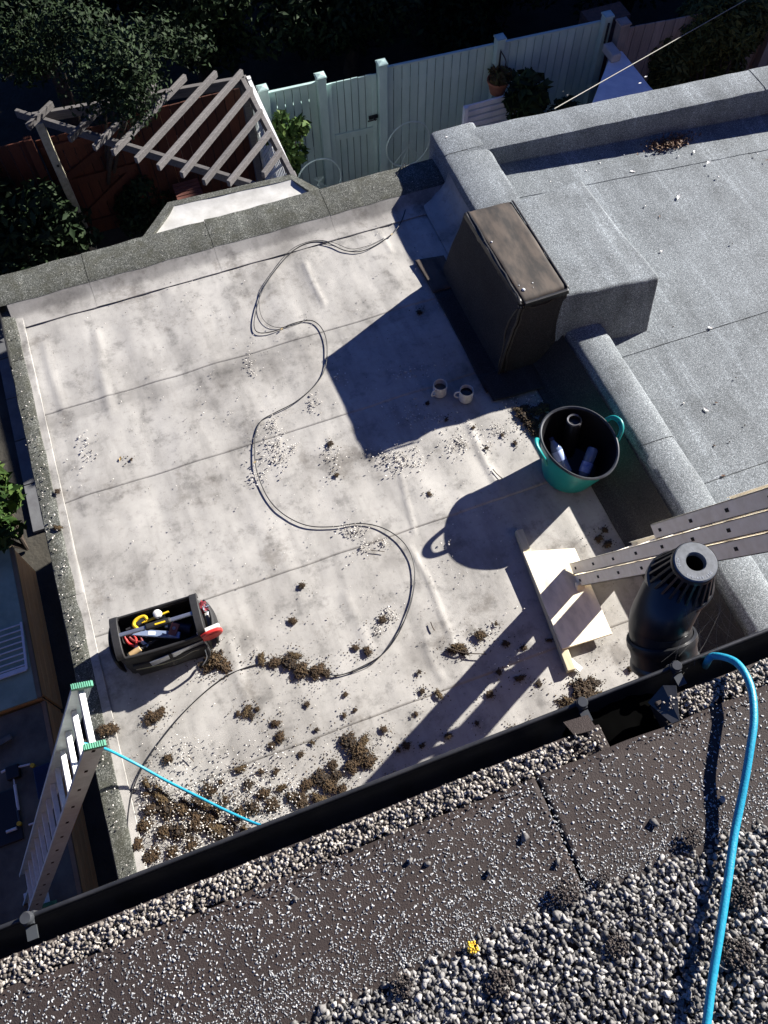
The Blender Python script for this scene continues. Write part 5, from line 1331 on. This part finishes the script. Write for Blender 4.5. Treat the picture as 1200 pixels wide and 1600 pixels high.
# wooden chair and slatted table under the pergola
wc = W(285,215,-2.9); ch = wroot('wooden_chair', (wc.x,wc.y,-3.47), 'bare wooden chair standing under the pergola rafters', 'chair')
cx_, cy_ = wc.x, wc.y
for dx in (-.2,.2):
    for dy in (-.2,.2): G().box((cx_+dx-.02,cy_+dy-.02,-3.47),(cx_+dx+.02,cy_+dy+.02,-2.6 if dy > 0 else -3.03)).build('leg', m_wood, ch)
for i in range(5): G().box((cx_-.22,cy_-.22+i*.09,-3.03),(cx_+.22,cy_-.15+i*.09,-3.01)).build('seat_slat', m_wood, ch)
for z in (-2.65,-2.78): G().box((cx_-.18,cy_+.19,z-.03),(cx_+.18,cy_+.21,z+.03)).build('back_rail', m_wood, ch)
for z in (-3.3,): G().box((cx_-.2,cy_-.21,z-.015),(cx_+.2,cy_-.19,z+.015)).build('stretcher', m_wood, ch)
stt = W(294,298,-2.9); st = wroot('slatted_side_table', (stt.x,stt.y,-3.47), 'small dark red slatted wooden table near the bay roof', 'table')
for i in range(6): G().box((stt.x-.16,stt.y-.17+i*.06,-2.92),(stt.x+.16,stt.y-.125+i*.06,-2.9)).build('slat', M('dark_red_slat_wood',(.16,.06,.045),rough=.7) if i == 0 else bpy.data.materials['dark_red_slat_wood'], st)
for dx in (-.14,.14):
    for dy in (-.14,.14): G().box((stt.x+dx-.015,stt.y+dy-.015,-3.47),(stt.x+dx+.015,stt.y+dy+.015,-2.92)).build('leg', bpy.data.materials['dark_red_slat_wood'], st)

# garden shrubs at left
for (x,y,z,R,r_,n,sz,m,lab) in ((225,320,-3.1,(.35,.3,.3),.16,1600,.045,m_leaf1,'dark bushy shrub in front of the red brown gate'),
    (110,360,-2.9,(.3,.3,.4),.15,900,.06,m_leaf1,'dark leafy shrub beside the foot of the pergola post'),
    (20,320,-2.6,(.6,.6,.7),.3,2600,.07,m_leaf1,'big dark bush at the far left of the garden'),
    (30,390,-2.9,(.6,.5,.5),.3,2200,.06,m_leaf1,'dark bush behind the left roof corner')):
    q = W(x,y,z); cc, rr = clump_centers(tuple(q), R, 16, r_); shrub('garden_shrub', lab, (q.x,q.y,-3.47), cc, rr, n, sz, m, group='shrubs in the shaded garden')
q = W(0,790,-2.55); cc, rr = clump_centers((q.x-.12,q.y+.05,q.z-.1), (.28,.42,.35), 22, .14); shrub('bright_shrub','green broad leaved shrub at the left beyond the timber storage box',(q.x-.1,q.y,-3.47),cc,rr,1500,.075,m_leaf3,long=2.2)
# white flowers
# tree crowns filling the top of the view
def tree(name, lab, base, top, R, n, size, m, clumps_=26, cr=.5, grp='trees beyond the garden fences', trunk=.12):
    r = wroot(name, base, lab, 'tree', grp)
    b0 = Vector(base); t0 = Vector(top)
    tk = G().tube(catmull([b0, b0.lerp(t0,.5)+Vector((.1,.05,0)), t0],6), [trunk*(1-.7*i/12) for i in range(13)], 10).build('trunk', m_bark, r, smooth=True)
    cc, rr = clump_centers(top, R, clumps_, cr); g = G()
    for c_ in cc[:10]: g.tube(catmull([b0.lerp(t0,.6), (b0.lerp(t0,.75)+Vector(c_))/2, Vector(c_)],4), [.05*(1-.8*i/8) for i in range(9)], 6)
    g.build('limb', m_bark, r, smooth=True)
    leafcloud('crown', cc, rr, n, size, m, r, shell=.45)
tree('broadleaf_tree','dark broadleaf tree hanging over the left end of the pergola',(-.6,9.6,-3.5),(-.6,10.0,-.9),(1.3,.7,.8),26000,.042,m_leaf1,30,.42)
tree('broadleaf_tree','dark tree crown filling the top left corner',(-3.0,10.6,-3.5),(-2.6,10.2,-1.0),(1.6,1.2,1.2),20000,.06,m_leaf1,30,.5)
tree('broadleaf_tree','dark tree crown behind the pergola and left part of the teal fence',(1.3,10.8,-3.5),(1.2,10.6,-1.3),(1.5,1.0,1.1),22000,.055,m_leaf1,30,.5)
tree('broadleaf_tree','dark tree crown behind the teal gate',(3.4,10.7,-3.5),(3.4,10.6,-1.9),(1.4,1.1,1.0),20000,.055,m_leaf1,28,.5)
tree('broadleaf_tree','dark tree crown behind the hanging flowerpot',(5.3,10.5,-3.5),(5.3,10.3,-1.9),(1.3,1.1,1.0),18000,.055,m_leaf1,26,.5)
tree('broadleaf_tree','dark tree behind the grey board fence',(7.3,10.0,-3.5),(7.4,10.0,-1.6),(1.4,1.0,1.1),16000,.055,m_leaf1,26,.5)
tree('broadleaf_tree','distant dark tree along the very top of the view, left',(-.6,13,-3.5),(-.6,12.8,-1.2),(2.6,1.2,1.8),16000,.09,m_leaf1,34,.8)
tree('broadleaf_tree','distant dark tree along the very top of the view, right',(4.2,13,-3.5),(4.4,12.6,-1.6),(2.8,1.2,1.6),16000,.09,m_leaf1,34,.8)
cc = []; rr = []
for (x,y,z) in ((165,90,-.8),(185,130,-.9),(200,165,-1.0),(150,130,-.9),(190,100,-.7),(150,60,-.7),(80,50,-.8),(20,60,-.9),(230,60,-.8),(300,70,-1.0),(210,125,-.9),(120,40,-.7),(260,60,-1.0),(150,110,-1.0)):
    q = W(x,y,z); cc.append(tuple(q)); rr.append(.36*RNG.uniform(.7,1.2))
shrub('overhanging_tree','dark leafy branches drooping over the left end of the pergola',(-.5,9.3,-3.5),cc,rr,11000,.030,m_leaf1,'tree',stemr=.03,shell=.0)
# tall olive shrub at the right in front of the board fence
cc = []; rr = []
for (x,y,z) in ((1010,115,-2.6),(1040,90,-2.3),(1070,70,-2.2),(1100,50,-2.0),(1120,90,-2.4),(1150,40,-1.9),(1080,105,-2.6),(1160,20,-1.8),(1050,125,-2.8),(1130,20,-1.8),(1030,70,-2.2),(1085,30,-1.9)):
    q = W(x,y,z); cc.append((q.x,q.y-.1,q.z)); rr.append(.30)
shrub('olive_shrub','tall olive brown shrub in front of the grey board fence at the right',(7.1,7.2,-3.5),cc,rr,13000,.04,m_leaf2,long=2.6,stemr=.03)

# wire crossing the top right
a = W(866,170,.12); b = W(1165,0,-.9); far = b+(b-a)*1.5
tag(G().tube([a, b, far], .0034, 6).build('overhead_wire', m_wirew, smooth=True), 'thin pale wire slanting up across the top right from the far parapet', 'wire')

# ------------------------------------------------------------------ left side: storage boxes, rack, clamps
BXR = W(60,1085,-2.9).x
sb = wroot('timber_storage_box', (BXR-.5,3.6,-3.5), 'orange brown timber storage box with grey green lid along the passage', 'storage box')
yb0, yb1 = W(62,1088,-2.9).y, W(27,852,-2.9).y
for i in range(4):
    zz = -3.47+i*.14; G().box((BXR-.0,yb0+.03,zz),(BXR+.022,yb1-.02,zz+.134)).build('board', m_orange, sb, bevel=.003)
for i in range(4):
    zz = -3.47+i*.14; G().box((BXR-1.4,yb0,zz),(BXR+.0,yb0+.02,zz+.134)).build('board', m_orange, sb, bevel=.003)
G().box((BXR-1.4,yb0-.015,-2.905),(BXR-.012,yb1,-2.885)).build('lid', m_lid, sb, bevel=.004)
G().box((BXR-.010,yb0-.015,-2.91),(BXR+.030,yb1,-2.878)).build('lid_edge', M('olive_timber_edge',(.22,.17,.10),rough=.7), sb, bevel=.003)
sb2 = wroot('timber_planter', (BXR-.5,2,-3.5), 'long dark topped timber box with orange brown side behind the left ladder', 'storage box')
y20 = .3
for i in range(4):
    zz = -3.47+i*.125; G().box((BXR-.0,y20,zz),(BXR+.022,yb0-.03,zz+.12)).build('board', m_orange, sb2, bevel=.003)
G().box((BXR-1.4,y20,-3.0),(BXR-.012,yb0-.03,-2.975)).build('lid', m_darklid, sb2, bevel=.004)
G().box((BXR-.010,y20,-3.0),(BXR+.028,yb0-.03,-2.962)).build('lid_edge', M('tan_timber_edge',(.3,.2,.11),rough=.7), sb2, bevel=.003)
# white rack
ra = W(33,972,-2.86); rb2 = W(42,1046,-2.86)
rk = wroot('white_wire_rack', (ra.x-.25,(ra.y+rb2.y)/2,-2.885), 'white barred rack lying on the grey green lid', 'rack')
G().beam(ra, rb2, .022,.02).build('frame_bar', m_whitep, rk, bevel=.003)
lx = Vector((-.62,.0,0))
G().beam(rb2+Vector((-.0,.012,0)), rb2+lx+Vector((0,.012,0)), .045,.018).build('frame_bar', m_whitep, rk, bevel=.003)
for i in range(8):
    p = rb2.lerp(ra, (i+.9)/8.2); G().tube([p, p+lx], .0075, 8).build('bar', m_whitep, rk, smooth=True)
# clamp stand with yellow ended bars
cl_ = wroot('bar_clamps', W(30,1240,-2.93), 'white bar clamps with yellow end pads lying on the dark lid', 'clamps')
def wl(x,y,z=-2.93): return W(x,y,z)
for a,b,r_ in (((2,1207),(12,1202),.012),((27,1199),(47,1194),.010),((21,1215),(23,1226),.006),((23,1226),(29,1266),.013),((27,1262),(31,1284),.012),((45,1289),(56,1285),.009),((10,1300),(26,1294),.014)):
    G().tube([wl(*a), wl(*b)], r_, 10).build('bar', m_white if r_ != .012 else m_tubrim if a[1] > 1250 else m_white, cl_, smooth=True)
for p in ((51,1196),(30,1287)): G().tube([wl(*p)-Vector((0,0,.02)), wl(*p)+Vector((0,0,.012))], .019, 14).build('end_pad', m_yellow, cl_, smooth=True)
G().box(tuple(wl(10,1210)-Vector((.0,.06,.04))), tuple(wl(24,1200)+Vector((.03,.03,.02)))).build('clamp_head', m_black, cl_, bevel=.008)
q = wl(8,1265); G().box((q.x-.35,q.y-.28,-2.974),(q.x+.10,q.y+.16,-2.955)).build('black_tray', m_black, cl_, bevel=.008)
q = wl(100,1225,-3.2); cr_ = wroot('blue_crate', (q.x,q.y,-2.97), 'dark blue plastic crate just left of the ladder', 'crate'); q = wl(62,1225,-2.93)
G().box((q.x-.02,q.y-.14,-2.972),(q.x+.17,q.y+.14,-2.88)).build('crate_body', m_navy, cr_, bevel=.01); cr_.location = (q.x,q.y,-2.97)
for o in cr_.children: o.location = Vector(cr_['_w'])-cr_.location
q = wl(8,1160); tag(G().beam(q+Vector((-.2,-.02,0)), q+Vector((.06,.03,0)), .05,.03).build('grey_offcut', M('grey_timber_offcut',(.14,.14,.12),rough=.8), bevel=.004), 'dull grey timber offcut on the dark lid', 'offcut')
q = wl(46,1400); tag(G().box((q.x-.035,q.y-.03,-2.974),(q.x+.035,q.y+.03,-2.90)).build('white_box', m_whitep, bevel=.004), 'small white box at the bottom left beside the ladder', 'box')
# unseen house added on the right to keep the garden in shade
nh = wroot('added_shade_house', (14,13,-3.5), 'added unseen brick house that shades the garden from the right', 'building')
hx0, hx1, hy0, hy1 = 10.5, 19.0, 6.9, 19.0
G().box((hx0,hy0,-3.5),(hx1,hy1,2.2)).build('wall', m_brick, nh)
g = G(); g.add([(hx0-.3,hy0-.3,2.2),(hx1+.3,hy0-.3,2.2),(hx1+.3,hy1+.3,2.2),(hx0-.3,hy1+.3,2.2),((hx0+hx1)/2,hy0+1.5,4.6),((hx0+hx1)/2,hy1-1.5,4.6)], [(0,1,4),(1,2,5,4),(2,3,5),(3,0,4,5),(3,2,1,0)]); g.build('roof', m_terra, nh)
for y in (9,12,15):
    for z in (-2.4,.4): 
        w_ = G().box((hx0-.04,y,z),(hx0-.003,y+1.2,z+1.3)).build('window', m_whitep, nh); o = G().box((hx0-.06,y+.08,z+.08),(hx0-.043,y+1.12,z+1.22)).build('pane', m_slot, nh); o.parent = w_
for o in bpy.data.objects:
    if '_w' in o: del o['_w']
print('objects', len(bpy.data.objects), 'tris', sum(len(m.polygons) for m in bpy.data.meshes))
